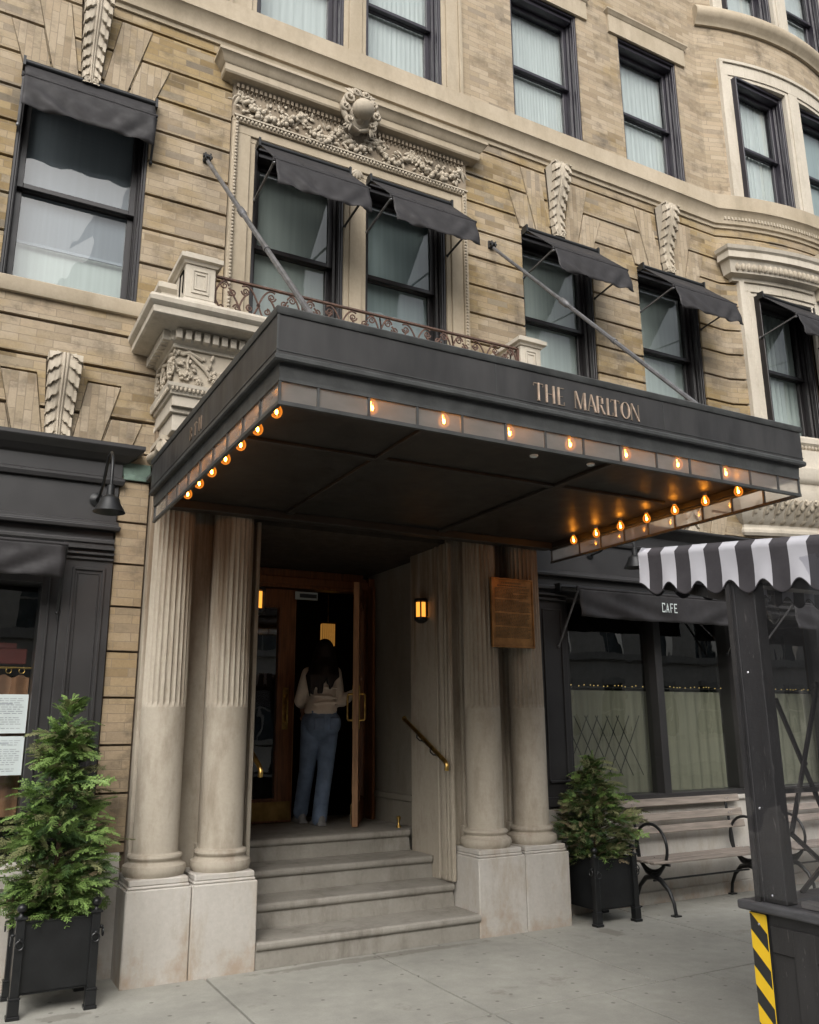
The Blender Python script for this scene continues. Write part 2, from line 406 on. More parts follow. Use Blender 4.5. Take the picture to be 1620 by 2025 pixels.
M['cur_cafe']=curtain_mat('olive_linen_cafe_curtain',(.25,.245,.19),.15)
def bulb_glass():
    m,nt=newmat('amber_bulb_glass'); s=NT(nt)
    lw=s.n('ShaderNodeLayerWeight'); lw.inputs[0].default_value=.45
    t=s.n('ShaderNodeBsdfTransparent'); t.inputs[0].default_value=(1,.66,.22,1)
    e=s.n('ShaderNodeEmission'); e.inputs[0].default_value=(1,.30,.03,1); e.inputs[1].default_value=.8
    g=s.n('ShaderNodeBsdfGlossy'); g.inputs['Roughness'].default_value=.05
    mx=s.n('ShaderNodeMixShader'); s.set(mx.inputs[0],s.ramp(lw.outputs['Facing'],[(.1,(.30,)*3),(.9,(.85,)*3)])); s.set(mx.inputs[1],t.outputs[0]); s.set(mx.inputs[2],e.outputs[0])
    mx2=s.n('ShaderNodeMixShader'); mx2.inputs[0].default_value=.06; s.set(mx2.inputs[1],mx.outputs[0]); s.set(mx2.inputs[2],g.outputs[0])
    s.out(mx2); return m
M['bulb']=bulb_glass()
M['fil']=emit('glowing_filament',(1,.50,.13),110)
M['lampglass']=emit('lit_amber_lantern_glass',(1,.36,.05),1.1)
M['lampglow']=emit('lit_brass_lobby_lamp',(1,.46,.09),.16)
M['fairy']=emit('tiny_curtain_lights',(1,.72,.25),.4)
def walk_mat():
    m,nt=newmat('sidewalk_concrete'); s=NT(nt)
    n1=s.noise(s.pos(),.9,6,.65); n2=s.noise(s.pos(),90,4,.7); n3=s.noise(s.pos(),7,5,.7)
    col=s.ramp(n1,[(.3,(.29,.285,.255)),(.7,(.43,.425,.38))])
    col=s.mix(.35,col,s.ramp(n3,[(.3,(.55,)*3),(.7,(1,)*3)]),'MULTIPLY'); col=s.mix(.3,col,s.ramp(n2,[(.3,(.6,)*3),(.7,(1,)*3)]),'MULTIPLY')
    v=s.n('ShaderNodeTexVoronoi',voronoi_dimensions='2D'); v.inputs['Scale'].default_value=3.4; s.set(v.inputs['Vector'],s.pos())
    spot=s.ramp(s.math('ADD',v.outputs['Distance'],s.math('MULTIPLY',s.noise(s.pos(),25,2),.03)),[(.045,(1,)*3),(.066,(0,)*3)])
    col=s.mix(s.math('MULTIPLY',spot,.6),col,(.10,.09,.08,1))
    gate=s.ramp(s.noise(s.pos((1.7,1.7,1)),1.3,3),[(.50,(0,)*3),(.54,(1,)*3)]); spot=s.math('MULTIPLY',spot,gate)
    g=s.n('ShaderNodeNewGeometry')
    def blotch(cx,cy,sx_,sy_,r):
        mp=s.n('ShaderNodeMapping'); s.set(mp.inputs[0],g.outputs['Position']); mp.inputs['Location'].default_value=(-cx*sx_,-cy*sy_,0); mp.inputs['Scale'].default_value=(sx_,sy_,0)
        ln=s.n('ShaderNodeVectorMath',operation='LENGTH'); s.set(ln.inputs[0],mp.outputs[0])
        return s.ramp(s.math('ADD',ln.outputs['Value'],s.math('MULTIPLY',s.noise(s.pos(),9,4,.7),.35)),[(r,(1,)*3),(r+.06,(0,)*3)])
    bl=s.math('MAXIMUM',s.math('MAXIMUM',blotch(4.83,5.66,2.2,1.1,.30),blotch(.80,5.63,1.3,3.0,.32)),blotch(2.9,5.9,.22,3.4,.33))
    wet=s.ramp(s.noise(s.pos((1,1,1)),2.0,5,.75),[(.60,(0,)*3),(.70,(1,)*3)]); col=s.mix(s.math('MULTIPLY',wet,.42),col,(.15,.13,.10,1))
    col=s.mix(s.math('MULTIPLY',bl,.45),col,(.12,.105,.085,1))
    b=s.n('ShaderNodeBsdfPrincipled'); s.set(b.inputs['Base Color'],col); b.inputs['Roughness'].default_value=.85; b.inputs['Specular IOR Level'].default_value=.25
    s.set(b.inputs['Normal'],s.bump(s.math('ADD',n2,n3),.3,.004)); s.out(b); return m
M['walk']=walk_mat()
# ================================================================ ground
def slab_ground():
    mb=MB(); g=.016
    xs=[-9.6,-8.3,-7.05,-5.8,-4.55,-3.3,-2.05,-.80,.46,1.72,2.94,4.20,5.48,6.75,8.0,9.25,10.5,11.75,13,16]
    for a,b in zip(xs,xs[1:]): mb.box(a+g/2,b-g/2,4.48+g/2,9.0,-.12,0)
    xs2=[-9.6,-8.0,-6.4,-4.8,-3.2,-1.6,-.3,.5,1.31,2.12,2.945,3.755,4.58,5.4,6.2,7.0,7.8,9.0,10.5,12,14,16]
    for a,b in zip(xs2,xs2[1:]): mb.box(a+g/2,b-g/2,2.55,4.48-g/2,-.12,0)
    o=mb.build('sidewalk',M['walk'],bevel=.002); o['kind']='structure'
    mb=MB(); mb.box(-9.6,16,2.5,9,-.16,-.035); o=mb.build('sidewalk_joint_bed',simple('dark_joint_sand',(.03,.027,.022),.95)); o['kind']='structure'
    mb=MB(); mb.box(-9.6,16,2.36,2.547,-.3,.0); o=mb.build('kerb',M['kerb'],bevel=.012); o['kind']='structure'
    mb=MB(); n=1; mb.poly([(-60,-60,-.14),(60,-60,-.14),(60,2.36,-.14),(-60,2.36,-.14)]); o=mb.build('road',M['asphalt']); o['kind']='structure'
slab_ground()

# ================================================================ the hotel
B=empty('hotel_building',(0,0,0),'tan brick hotel with limestone trim and a columned entrance up stone steps','building')
BO={}
def part(mb,name,mat,parent=None,**k): return mb.build(name,mat,parent or B,**k)

MIDW=[(.05,1.03),(1.93,2.79),(3.01,3.875),(4.785,5.72),(6.37,7.30),(8.11,8.98),(9.27,10.15)]
MZ0,MZ1=4.79,6.56
UPW=[(.05,1.03),(1.89,2.765),(3.003,3.872),(4.775,5.72),(6.36,7.31),(8.14,9.02),(9.29,10.17)]
UZ0,UZ1=7.855,9.66
TPW=[(8.14,9.02),(9.29,10.17)]
jm=[4.50,4.79]           # joints, mid storey
midj=[4.215,4.50,4.67]
J=[3.57,3.83,4.215,4.50,4.79,5.155,5.465,5.775,6.085,6.39,6.70,7.01,7.335,7.46]
X0,X1=-3.0,11.4
# voussoirs (relative to a centre), CCW polygons (x,z)
def vou(c,z0,k=1.0,tops=(7.335,7.01),clipx=None):
    t1,t2=tops; res=[]
    for sg in (1,-1):
        def P(l):
            q=[(c+sg*a,b) for a,b in l]
            return q if sg>0 else q[::-1]
        s1=.22*(t1-z0)/.64; s1i=.10*(t1-z0)/.64
        res.append(P([(.085,z0),(.27,z0),(.27+s1*.7,t1-.02),(.085+s1i,t1-.02)]))
        s2=(t2-z0); res.append(P([(.285,z0),(.486,z0),(.486+.31*s2,t2-.02),(.285+.235*s2,t2-.02)]))
    return res
VM=[]
for c in (.54,5.2525,6.835): VM+=vou(c,MZ1+.03)
VL=[]
for c in (.55,6.835,5.25): VL+=vou(c,3.50,tops=(4.09,3.83))
keyq=[[(c-.07,MZ1),(c+.07,MZ1),(c+.125,7.40),(c-.125,7.40)] for c in (.54,5.2525,6.835)]
keyl=[[(c-.08,3.5),(c+.08,3.5),(c+.125,4.215),(c-.125,4.215)] for c in (.55,5.25,6.835)]
grow=lambda p,e:[(sum(q[0] for q in p)/4+(x-sum(q[0] for q in p)/4)*(1+e/ .12),z+(.02 if z>sum(q[1] for q in p)/4 else -.02)) for x,z in p]
openm=[rect(a,b,MZ0,MZ1) for a,b in MIDW]
openm+= [rect(1.70,4.10,4.6,7.2), rect(7.96,10.3,4.5,6.98)]
openu=[rect(a,b,UZ0,UZ1) for a,b in UPW]+[rect(1.6,4.107,7.8,9.9),rect(7.97,10.33,7.8,9.93),rect(7.97,10.33,10.7,12.3)]
entab=[rect(1.24,4.67,3.4,4.45)]
canopyhole=[rect(2.06,3.83,0,3.6)]
mb=MB(); courses=[]
for a,b in zip(J,J[1:]):
    if abs(a-4.67)<.01: continue
    courses.append(rect(X0,X1,a+.013,b-.013) if b<7.4 else rect(X0,X1,a+.013,b))
courses=[c for c in courses]
holes=openm+[grow(v,.005) for v in VM]+[grow(v,.005) for v in VL]+keyq+keyl+entab
for p in cut(courses,holes): mb.fpoly(p,0,.05)
part(mb,'brick_wall',M['brick'])
mb=MB()
for p in cut([rect(X0,X1,7.6,12.6)],openu): mb.fpoly(p,.01,.06)
part(mb,'brick_wall',M['brick_up'])
mb=MB()      # mortar bed the courses stand on
for p in cut([rect(X0,X1,3.45,7.6)],[rect(a,b,MZ0,MZ1) for a,b in MIDW]): mb.fpoly(p,.034,.12)
part(mb,'wall_backing',M['backing'])
for name,vs in (('window_arch',VM),('shopfront_arch',VL)):
    for k in range(0,len(vs),4):
        mb=MB()
        for v in vs[k:k+4]: mb.fpoly(v,-.012,.05)
        part(mb,name,M['brick_v'],bevel=.004)
# brick pier at the left of the entrance and its stone foot
mb=MB(); z=.75
for zz in [.82,1.137,1.456,1.777,2.096,2.415,2.725,3.035,3.353,3.57]:
    mb.box(1.012,1.222,WY,WY+.05,z+.012,zz-.004); z=zz
part(mb,'brick_pier',M['brick_pier'])
mb=MB(); mb.box(1.005,1.24,WY+.034,WY+.3,.6,3.6); part(mb,'pier_backing',M['backing'])
mb=MB(); mb.box(1.015,1.225,WY-.02,WY+.02,3.385,3.49); mb.box(1.03,1.225,WY-.028,WY-.018,3.355,3.40); part(mb,'flashing',M['verd'],bevel=.006)
mb=MB(); mb.sweep([(0,.5),(.05,.5),(.05,.58),(.075,.60),(.075,.66),(.045,.70),(.03,.76),(0,.76)],[(X0,WY),(1.19,WY)])
mb.box(X0,1.19,WY-.05,WY+.3,-.05,.5); part(mb,'wall_base',M['marble'],smooth=30)

# ---- string courses -------------------------------------------------------
def wallpath(x0,x1,st=.15):
    pts=[(x0,fy(x0,0))]
    if x0<BX0: pts.append((BX0-.02,fy(BX0-.02,0)))
    x=max(x0,BX0)+.08
    while x<x1: pts.append((x,fy(x,0))); x+=st
    pts.append((x1,fy(x1,0))); return pts
upper=[(0,7.44),(.02,7.44),(.025,7.475),(.05,7.485),(.055,7.52),(.062,7.55),(.085,7.60),(.115,7.635),(.125,7.64),(.125,7.665),(.10,7.672),(.10,7.85),(.085,7.862),(0,7.862)]
mb=MB(); mb.sweep(upper,wallpath(X0,X1)); part(mb,'string_course',M['stone'],smooth=35)
mb=MB(); x=7.78
while x<11.2:
    mb.fbox(x,x+.022,-.075,-.04,7.535,7.60); x+=.044
part(mb,'bead_moulding',M['stone_c'])
mb=MB(); band=[(0,4.672),(.035,4.672),(.045,4.70),(.045,4.78),(.035,4.79),(-.2,4.79),(-.2,4.672)]
mb.sweep(band,[(X0,WY),(1.66,WY)]); part(mb,'sill_course',M['stone'],smooth=35)
mb=MB(); mb.sweep(band,[(4.12,WY),(7.68,WY)]); part(mb,'sill_course',M['stone'],smooth=35)
mb=MB(); mb.sweep([(0,4.60),(.05,4.60),(.06,4.64),(.10,4.68),(.12,4.70),(.12,4.76),(.10,4.785),(-.15,4.785),(-.15,4.60)],wallpath(7.93,X1)); 
x=7.98
part(mb,'bay_sill',M['stone_w'],smooth=35)
mb=MB()
while x<11.2: mb.ell((x,fy(x,-.085),4.66),.016,.02,.028,n=6,m=4); x+=.05
part(mb,'egg_moulding',M['stone_c'],smooth=60)
mb=MB(); mb.sweep([(0,10.42),(.03,10.42),(.05,10.47),(.09,10.50),(.12,10.55),(.12,10.60),(.09,10.66),(.06,10.70),(-.1,10.70),(-.1,10.42)],wallpath(7.72,X1)); part(mb,'string_course',M['stone'],smooth=35)

# ---- windows --------------------------------------------------------------
def window(x0,x1,z0,z1,kind,upr=False):
    sash=M['sash_up'] if upr else M['sash']
    c=(x0+x1)/2; yb=fy(c,0); dz=bulge(c)
    def B_(mb,a,b,d0,d1,za,zb): mb.box(a,b,yb+d0,yb+d1,za,zb)
    mb=MB()
    for sg,xe in ((1,x0),(-1,x1)):
        X=lambda u:xe+sg*u
        def bx(u0,u1,d0,d1,za=z0,zb=z1): a,b=sorted((X(u0),X(u1))); B_(mb,a,b,d0,d1,za,zb)
        bx(0,.022,.02,.36); bx(.022,.036,.035,.075); bx(.022,.030,.085,.10); bx(.022,.045,.115,.30)
        bx(.045,.052,.125,.145)
    B_(mb,x0+.022,x1-.022,.02,.36,z1-.03,z1); B_(mb,x0+.045,x1-.045,.05,.30,z1-.075,z1-.03)
    B_(mb,x0+.022,x1-.022,.06,.36,z0,z0+.035)
    fr=mb.build('window',sash,B,bevel=.003)
    zm=z0+(z1-z0)*.49
    mb=MB(); xa,xb=x0+.045,x1-.045
    # upper sash in front, lower sash behind
    for za,zb,d in ((zm-.02,z1-.075,.150),(z0+.035,zm+.025,.200)):
        for a,b in ((xa,xa+.05),(xb-.05,xb)): B_(mb,a,b,d,d+.04,za,zb)
        B_(mb,xa+.05,xb-.05,d,d+.04,zb-.045,zb); B_(mb,xa+.05,xb-.05,d,d+.04,za,za+(.065 if d>.16 else .04))
    mb.build('sash',sash,fr,bevel=.003)
    mb=MB()
    for za,zb,d in ((zm,z1-.10,.170),(z0+.08,zm,.220)):
        # slightly bowed old panes
        mb.quad((xa+.045,yb+d,za),(xb-.045,yb+d+.003*random.uniform(-1,1),za),(xb-.045,yb+d,zb),(xa+.045,yb+d+.004*random.uniform(-1,1),zb))
    mb.build('pane',M['glass'],fr)
    # what hangs behind the glass
    d=yb+.262; ca,cb=x0+.03,x1-.03
    def pleats(a,b,za,zb,amp,per,mat,name='curtain'):
        m=MB(); n=max(8,int((b-a)/per*6)); V=[];F=[]
        ph=random.random()*6
        for i in range(n+1):
            x=a+(b-a)*i/n; w=amp*(math.sin(2*math.pi*(x-a)/per+ph)+.5*math.sin(2*math.pi*(x-a)/per*1.7+1))
            V+=[(x,d+w,za),(x,d+w*.6,zb)]
        for i in range(n): F.append((2*i,2*i+2,2*i+3,2*i+1))
        m.add(V,F); m.build(name,mat,fr,smooth=60)
    if kind=='sheer':
        k=random.random(); pleats(ca,cb,z0+.02,z1,.0015+.003*k,.04+.05*random.random(),M['cur_up'])
    if kind=='half': pleats(ca+.1,cb-.04,z0+.02,z1,.012,.06,M['cur_up']); 
    if kind=='shade':
        m=MB(); m.quad((ca,d,z0+.03),(cb,d,z0+.03),(cb,d,z1),(ca,d,z1)); m.build('shade',M['cur_mid'],fr)
    if kind=='dark':
        m=MB(); m.quad((ca,d,z0+.03),(cb,d,z0+.03),(cb,d,z1),(ca,d,z1)); m.build('shade',M['cur_dk'],fr)
    if kind=='sheermid': pleats(ca,cb,z0+.02,z1,.012,.08,M['cur_mid'])
    if kind.startswith('blind'):
        zl=z0+(.46 if kind=='blind' else .03); m=MB(); z=z1-.03
        while z>zl:
            m.add([(ca,d+.004,z-.0145),(cb,d+.004,z-.0145),(cb,d-.007,z+.0145),(ca,d-.007,z+.0145)],[(0,1,2,3)]); z-=.027
        if kind=='blind': m.box(ca,cb,d-.012,d,zl-.03,zl-.008)
        m.build('blind',M['blind'] if kind=='blind' else M['cur_mid'],fr)
        m=MB(); m.quad((ca,d+.03,z0+.03),(cb,d+.03,z0+.03),(cb,d+.03,zl+.25),(ca,d+.03,zl+.25)); 
        if kind=='blind': m.build('curtain',M['cur_mid'],fr)
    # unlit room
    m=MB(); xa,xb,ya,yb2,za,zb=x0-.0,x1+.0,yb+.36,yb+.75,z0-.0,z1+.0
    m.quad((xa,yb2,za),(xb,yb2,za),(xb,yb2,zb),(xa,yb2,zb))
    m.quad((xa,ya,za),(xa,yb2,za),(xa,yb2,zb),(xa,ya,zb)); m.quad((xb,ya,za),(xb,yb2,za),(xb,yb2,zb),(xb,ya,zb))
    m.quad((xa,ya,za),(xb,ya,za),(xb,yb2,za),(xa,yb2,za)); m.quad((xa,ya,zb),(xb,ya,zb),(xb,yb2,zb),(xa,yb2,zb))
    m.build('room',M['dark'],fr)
    return fr
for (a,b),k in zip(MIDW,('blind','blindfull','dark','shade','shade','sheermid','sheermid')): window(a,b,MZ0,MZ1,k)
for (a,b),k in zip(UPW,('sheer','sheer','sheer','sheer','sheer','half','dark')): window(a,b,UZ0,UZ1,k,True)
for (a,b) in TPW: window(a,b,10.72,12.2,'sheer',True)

# lintels over the plain upper windows
for a,b in (UPW[3],UPW[4]):
    mb=MB(); mb.sweep([(0,UZ1-.0),(.02,UZ1),(.02,UZ1+.24),(.035,UZ1+.25),(.045,UZ1+.27),(.06,UZ1+.285),(.06,UZ1+.305),(-.05,UZ1+.305),(-.05,UZ1)],[(a-.13,WY+.04),(a-.13,WY),(b+.13,WY),(b+.13,WY+.04)])
    part(mb,'lintel',M['stone'],smooth=35)

# ---- stone surrounds ------------------------------------------------------
def surround(x0,x1,z0,z1,holes,mat,name,steps=((.0,-.045),(.05,-.02),(.12,.0)),bottom=True):
    mb=MB()
    # nested plates: outer lip, flat, inner step
    for e,d in steps:
        for p in cut([rect(x0+e,x1-e,z0,z1-e)],[rect(*h) for h in holes]): pass
    lip=steps[0][1]; flat=steps[1][1]; inner=steps[2][1]
    e1=steps[1][0]; 
    ring1=cut([rect(x0,x1,z0,z1)],[rect(x0+e1,x1-e1,z0-1,z1-e1)])
    for p in ring1: mb.fpoly(p,lip,.06)
    hs=[rect(*h) for h in holes]
    g=.05
    big=[rect(h[0]-g,h[1]+g,h[2]-1 if bottom else h[2],h[3]+g) for h in holes]
    for p in cut([rect(x0+e1,x1-e1,z0,z1-e1)],big): mb.fpoly(p,flat,.06)
    for b_,h in zip(big,hs):
        for p in cut([[(b_[0][0],max(z0,b_[0][1])),(b_[1][0],max(z0,b_[1][1])),b_[2],b_[3]]],[h]): mb.fpoly(p,inner,.061)
    return part(mb,name,mat,bevel=.004)
surround(1.71,4.10,4.60,6.75,[(MIDW[1][0],MIDW[1][1],4.0,MZ1),(MIDW[2][0],MIDW[2][1],4.0,MZ1)],M['stone'],'window_surround')
surround(1.62,4.107,7.862,9.9,[(UPW[1][0],UPW[1][1],7.0,UZ1),(UPW[2][0],UPW[2][1],7.0,UZ1)],M['stone'],'window_surround',steps=((0,-.03),(.04,-.01),(.1,.008)))
surround(7.97,10.33,7.862,9.93,[(UPW[5][0],UPW[5][1],7.0,UZ1),(UPW[6][0],UPW[6][1],7.0,UZ1)],M['stone_w'],'bay_window_surround',steps=((0,-.04),(.045,-.015),(.1,.0)))
surround(7.97,10.33,10.70,12.35,[(TPW[0][0],TPW[0][1],9.0,12.2),(TPW[1][0],TPW[1][1],9.0,12.2)],M['stone_w'],'bay_window_surround',steps=((0,-.04),(.045,-.015),(.1,.0)))
surround(7.90,10.36,4.785,6.85,[(MIDW[5][0],MIDW[5][1],4.0,MZ1),(MIDW[6][0],MIDW[6][1],4.0,MZ1)],M['stone_w'],'bay_window_surround',steps=((0,-.05),(.06,-.02),(.1,.0)))
mb=MB()
for p in cut([rect(7.93,X1,10.7,12.6)],[rect(7.97,10.33,10.7,12.35)]): mb.fpoly(p,-.01,.05)
# bay window hood with egg moulding
mb=MB(); hp=[(7.86,fy(7.86,.02))]+[(x,fy(x,0)) for x in [7.86,8.0,8.2,8.4,8.6,8.8,8.98,9.0]]
mb.sweep([(0,6.72),(.045,6.72),(.05,6.76),(.13,6.78),(.16,6.90),(.17,6.93),(.21,6.94),(.21,7.02),(.235,7.04),(.25,7.08),(0,7.10)],hp); part(mb,'bay_hood',M['stone_w'],smooth=30)
mb=MB(); x=7.80
while x<9.0:
    mb.ell((x,fy(x,-.155),6.85),.026,.03,.05,n=8,m=5); mb.ell((x+.035,fy(x+.035,-.15),6.845),.007,.02,.045,n=5,m=4); x+=.07
part(mb,'egg_moulding',M['stone_c'],smooth=60)
mb=MB()       # big scroll console between the bay windows
pts=[]
for i in range(40):
    t=i/39; a=t*math.pi*3.2; r=.16*(1-t*.85); pts.append((9.16,fy(9.16,-.27)-math.cos(a)*r,7.28+math.sin(a)*r))
mb.tube(pts,[.075*(1-.55*i/39) for i in range(40)],8)
for k in range(14):
    mb.ell((9.16+random.uniform(-.1,.1),fy(9.16,-.12-.12*random.random()),6.72+.035*k),.05,.06,.05,n=7,m=4)
mb.box(9.05,9.27,fy(9.16,-.2),fy(9.16,0),6.65,7.25); part(mb,'scroll_console',M['stone_c'],smooth=45)

# ---- window hood over the entrance bay -----------------------------------
mb=MB(); crown=[(0,7.075),(.015,7.075),(.04,7.095),(.10,7.10),(.11,7.115),(.11,7.175),(.125,7.185),(.14,7.215),(.165,7.25),(.175,7.255),(.175,7.28),(0,7.30)]
mb.sweep(crown,[(1.70,WY+.02),(1.70,WY-.02),(4.10,WY-.02),(4.10,WY+.02)]); hood=part(mb,'window_hood',M['stone'],smooth=30)
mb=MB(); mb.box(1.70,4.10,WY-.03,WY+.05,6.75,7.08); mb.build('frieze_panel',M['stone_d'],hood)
mb=MB(); x=1.72
while x<4.06:
    mb.box(x,x+.024,WY-.062,WY-.028,7.035,7.075); x+=.042
    mb.box(x-.028,x-.022,WY-.05,WY-.028,7.005,7.03)
mb.build('dentil_row',M['stone_d'],hood)
def egg_row(x0,x1,z,y,step,r):
    mb=MB(); x=x0
    while x<x1: mb.ell((x,y,z),r*.9,r*.8,r*1.15,n=6,m=4); x+=step
    return mb
mb=egg_row(1.74,4.07,6.725,WY-.055,.034,.014); mb.box(1.71,4.10,WY-.065,WY-.045,6.742,6.757)
for xx in (1.742,4.068):
    z=4.9
    while z<6.70: mb.ell((xx,WY-.05,z),.013,.012,.015,n=6,m=4); z+=.033
mb.build('bead_moulding',M['stone_c'],hood,smooth=60)
def ring(mb,c,r,t,n=14,axis='y'):
    pts=[]
    for k in range(n):
        a=2*math.pi*k/n; pts.append((c[0]+math.cos(a)*r,c[1],c[2]+math.sin(a)*r))
    mb.tube(pts,t,6,closed=True)
def spiral(c,r0,r1,turns,a0,sx=1,y=None,n=None,yd=0):
    pts=[];n=n or int(12*turns)
    for i in range(n+1):
        t=i/n; a=a0+t*turns*2*math.pi; r=r0+(r1-r0)*t
        pts.append((c[0]+sx*math.cos(a)*r,c[1]+yd*t,c[2]+math.sin(a)*r))
    return pts
def leaf(mb,p,ang,L,W,y,tilt=.3):
    M3=Matrix.Rotation(-ang,3,'Y')@Matrix.Rotation(tilt,3,'Z')
    mb.ell((p[0]+math.cos(ang)*L/2,y,p[1]+math.sin(ang)*L/2),L/2,.010,W/2,M3,n=7,m=5)
mb=MB(); rnd=random.Random(3)
ties=[1.76,2.33,2.72,3.08,3.48,4.03]
for t in ties:
    ring(mb,(t,WY-.045,6.985),.022,.008); mb.ell((t,WY-.045,6.985),.010,.012,.010)
    for sg in (-1,1):
        mb.tube([(t,WY-.045,6.97),(t+sg*.05,WY-.05,6.94),(t+sg*.07,WY-.05,6.90),(t+sg*.11,WY-.045,6.90)],.007,5)
        leaf(mb,(t,6.96),-1.57+sg*.45,.12,.035,WY-.045)
for a,b in zip(ties,ties[1:]):
    n=int((b-a)/.034)
    for i in range(n+1):
        u=i/n; x=a+(b-a)*u; z=6.95-.15*math.sin(math.pi*u)
        th=.5+.5*math.sin(math.pi*u)
        for k in range(3):
            r=rnd.uniform(.013,.030)*(.6+.4*th)
            mb.ell((x+rnd.uniform(-.02,.02),WY-.045-rnd.uniform(0,.03)*th,z+rnd.uniform(-.035,.04)*th),r,r,r,n=8,m=5)
        if i%2==0: leaf(mb,(x,z),rnd.uniform(0,6.3),.075,.03,WY-.05,rnd.uniform(-.5,.5))
    for k in range(int((b-a)*95)):
        x=rnd.uniform(a,b); z=rnd.uniform(6.775,6.985)
        if rnd.random()<.55: leaf(mb,(x,z),rnd.uniform(0,6.3),rnd.uniform(.04,.085),rnd.uniform(.018,.032),WY-rnd.uniform(.034,.05),rnd.uniform(-.5,.5))
        else:
            r=rnd.uniform(.009,.021); mb.ell((x,WY-.035-r*.4,z-.03),r,r,r,n=7,m=4)
mb.build('fruit_garland',M['stone_c'],hood,smooth=50)
# cartouche
mb=MB(); cx,cz,cy=2.86,7.115,WY-.20
mb.ell((cx,cy-.045,cz-.02),.112,.095,.108,n=24,m=14)
for sg in (-1,1):
    for (dx,dz,r,tu,th,a0) in ((.135,.12,.055,1.6,.022,math.pi*.5),(.175,-.01,.05,1.5,.02,math.pi*.5),(.12,-.15,.045,1.4,.017,-math.pi*.5),(.055,.21,.045,1.5,.018,math.pi*.3)):
        c=(cx+sg*dx,cy+.02,cz+dz); pp=spiral(c,r,.008,tu,a0,sg,yd=-.04); mb.tube(pp,[th*1.15*(1-.45*i/(len(pp)-1)) for i in range(len(pp))],7)
    mb.tube([(cx+sg*.06,cy+.05,cz+.20),(cx+sg*.15,cy+.03,cz+.15),(cx+sg*.19,cy+.03,cz+.04),(cx+sg*.17,cy+.03,cz-.08),(cx+sg*.10,cy+.04,cz-.18),(cx,cy+.05,cz-.22)],[.02,.028,.03,.03,.025,.018],7)
    for k in range(5): leaf(mb,(cx+sg*.02*k,cz+.17),math.pi/2-sg*.22*k,.12,.035,cy+.01)
    for k in range(3): leaf(mb,(cx+sg*.1,cz-.17),-math.pi/2+sg*(.2+.4*k),.10,.03,cy+.02)
mb.ell((cx,cy+.08,cz),.15,.06,.20,n=16,m=8)
mb.lathe([(.08,0),(.06,.10),(.03,.2)],(cx,WY-.02,cz-.1),10,True,Matrix.Rotation(math.pi/2,3,'X'))
mb.v=[(cx+(p[0]-cx)*.93,p[1],cz+.01+(p[2]-cz-.01)*.86) for p in mb.v]
mb.build('cartouche',M['stone_c'],hood,smooth=50)
mb=MB()
for xx in (2.9,):
    for k in range(5): leaf(mb,(xx,6.60),-math.pi/2+(k-2)*.45,.09,.035,WY-.035)
mb.build('leaf_boss',M['stone_c'],hood,smooth=50)

# ---- acanthus keystones ---------------------------------------------------
def keystone(c,z0,z1,wb,wt,name='keystone',d=.16):
    mb=MB(); n=12; H=z1-z0
    prof=lambda t:(-(.035+d*.55*t+ .035*math.sin(math.pi*2*t+2.6)))
    V=[];F=[]
    for i in range(n+1):
        t=i/n; w=(wb+(wt-wb)*t)/2*.86; yy=WY+prof(t)
        V+=[(c-w,yy,z0+H*t),(c+w,yy,z0+H*t),(c+w,WY,z0+H*t),(c-w,WY,z0+H*t)]
    for i in range(n):
        for j in range(4): a=4*i+j;b=4*i+(j+1)%4; F.append((a,b,b+4,a+4))
    F+=[(3,2,1,0),(4*n,4*n+1,4*n+2,4*n+3)]
    mb.add(V,F)
    ks=mb.build(name,M['stone_w'],B,bevel=.004)
    # the leaf itself: a grid pushed out into overlapping drooping lobes either side of a double rib
    mb=MB(); NU,NV=40,130; V=[];F=[]; rows=8.2*H/.8 if H>.7 else 7.0
    for j in range(NV+1):
        v=j/NV
        for i in range(NU+1):
            u=-1+2*i/NU; au=abs(u); side=1 if u>0 else -1
            ph=v*rows+.75*au**1.3+.055*math.sin(au*19+side*.6)*min(1,au*2)
            fr=ph-math.floor(ph)                     # 0 at the drooping tip, 1 up under the next leaf
            leafh=(1-fr)**1.15
            env=min(1,max(0,(au-.14)/.22))
            vein=.22*math.sin((ph*1.0+au*3.2)*8)*env*(1-fr)*.5
            pit=max(0,(fr-.72)/.28)*max(0,(au-.35)/.65)
            h=.010+env*(.026*leafh*(.55+.55*au)+.006*vein-.030*pit)
            if au<.17: h=.026*(1-(max(0,abs(au-.09)-.02)/.10)**2)
            w=(wb+(wt-wb)*v)/2; xw=w*(.93+.07*leafh*au) if au>.9 else w
            edge=max(0,(au-.90)/.10)
            y=WY+prof(v)-h*(1-edge*.9)+edge*.03
            V.append((c+u*xw,y,z0+H*v-.012*leafh*env*au))
    for j in range(NV):
        for i in range(NU): q=j*(NU+1)+i; F.append((q,q+1,q+NU+2,q+NU+1))
    mb.add(V,F)
    for sg in (-1,1):
        pp=spiral((c+sg*wt*.27,WY+prof(1)-.012,z1-.035),.034,.006,1.6,math.pi/2,sg); mb.tube(pp,.010,6)
        pp=spiral((c+sg*wb*.22,WY+prof(0)-.016,z0+.03),.022,.005,1.4,-math.pi/2,sg); mb.tube(pp,.009,6)
    mb.build('acanthus_leaf',M['stone_c'],ks,smooth=55)
for c in (.54,5.2525,6.835): keystone(c,MZ1+.02,7.42,.14,.25)
keystone(.55,3.56,4.22,.17,.255,d=.13); keystone(6.84,3.46,4.16,.16,.25,d=.13); keystone(5.25,3.5,4.16,.16,.25,d=.13)

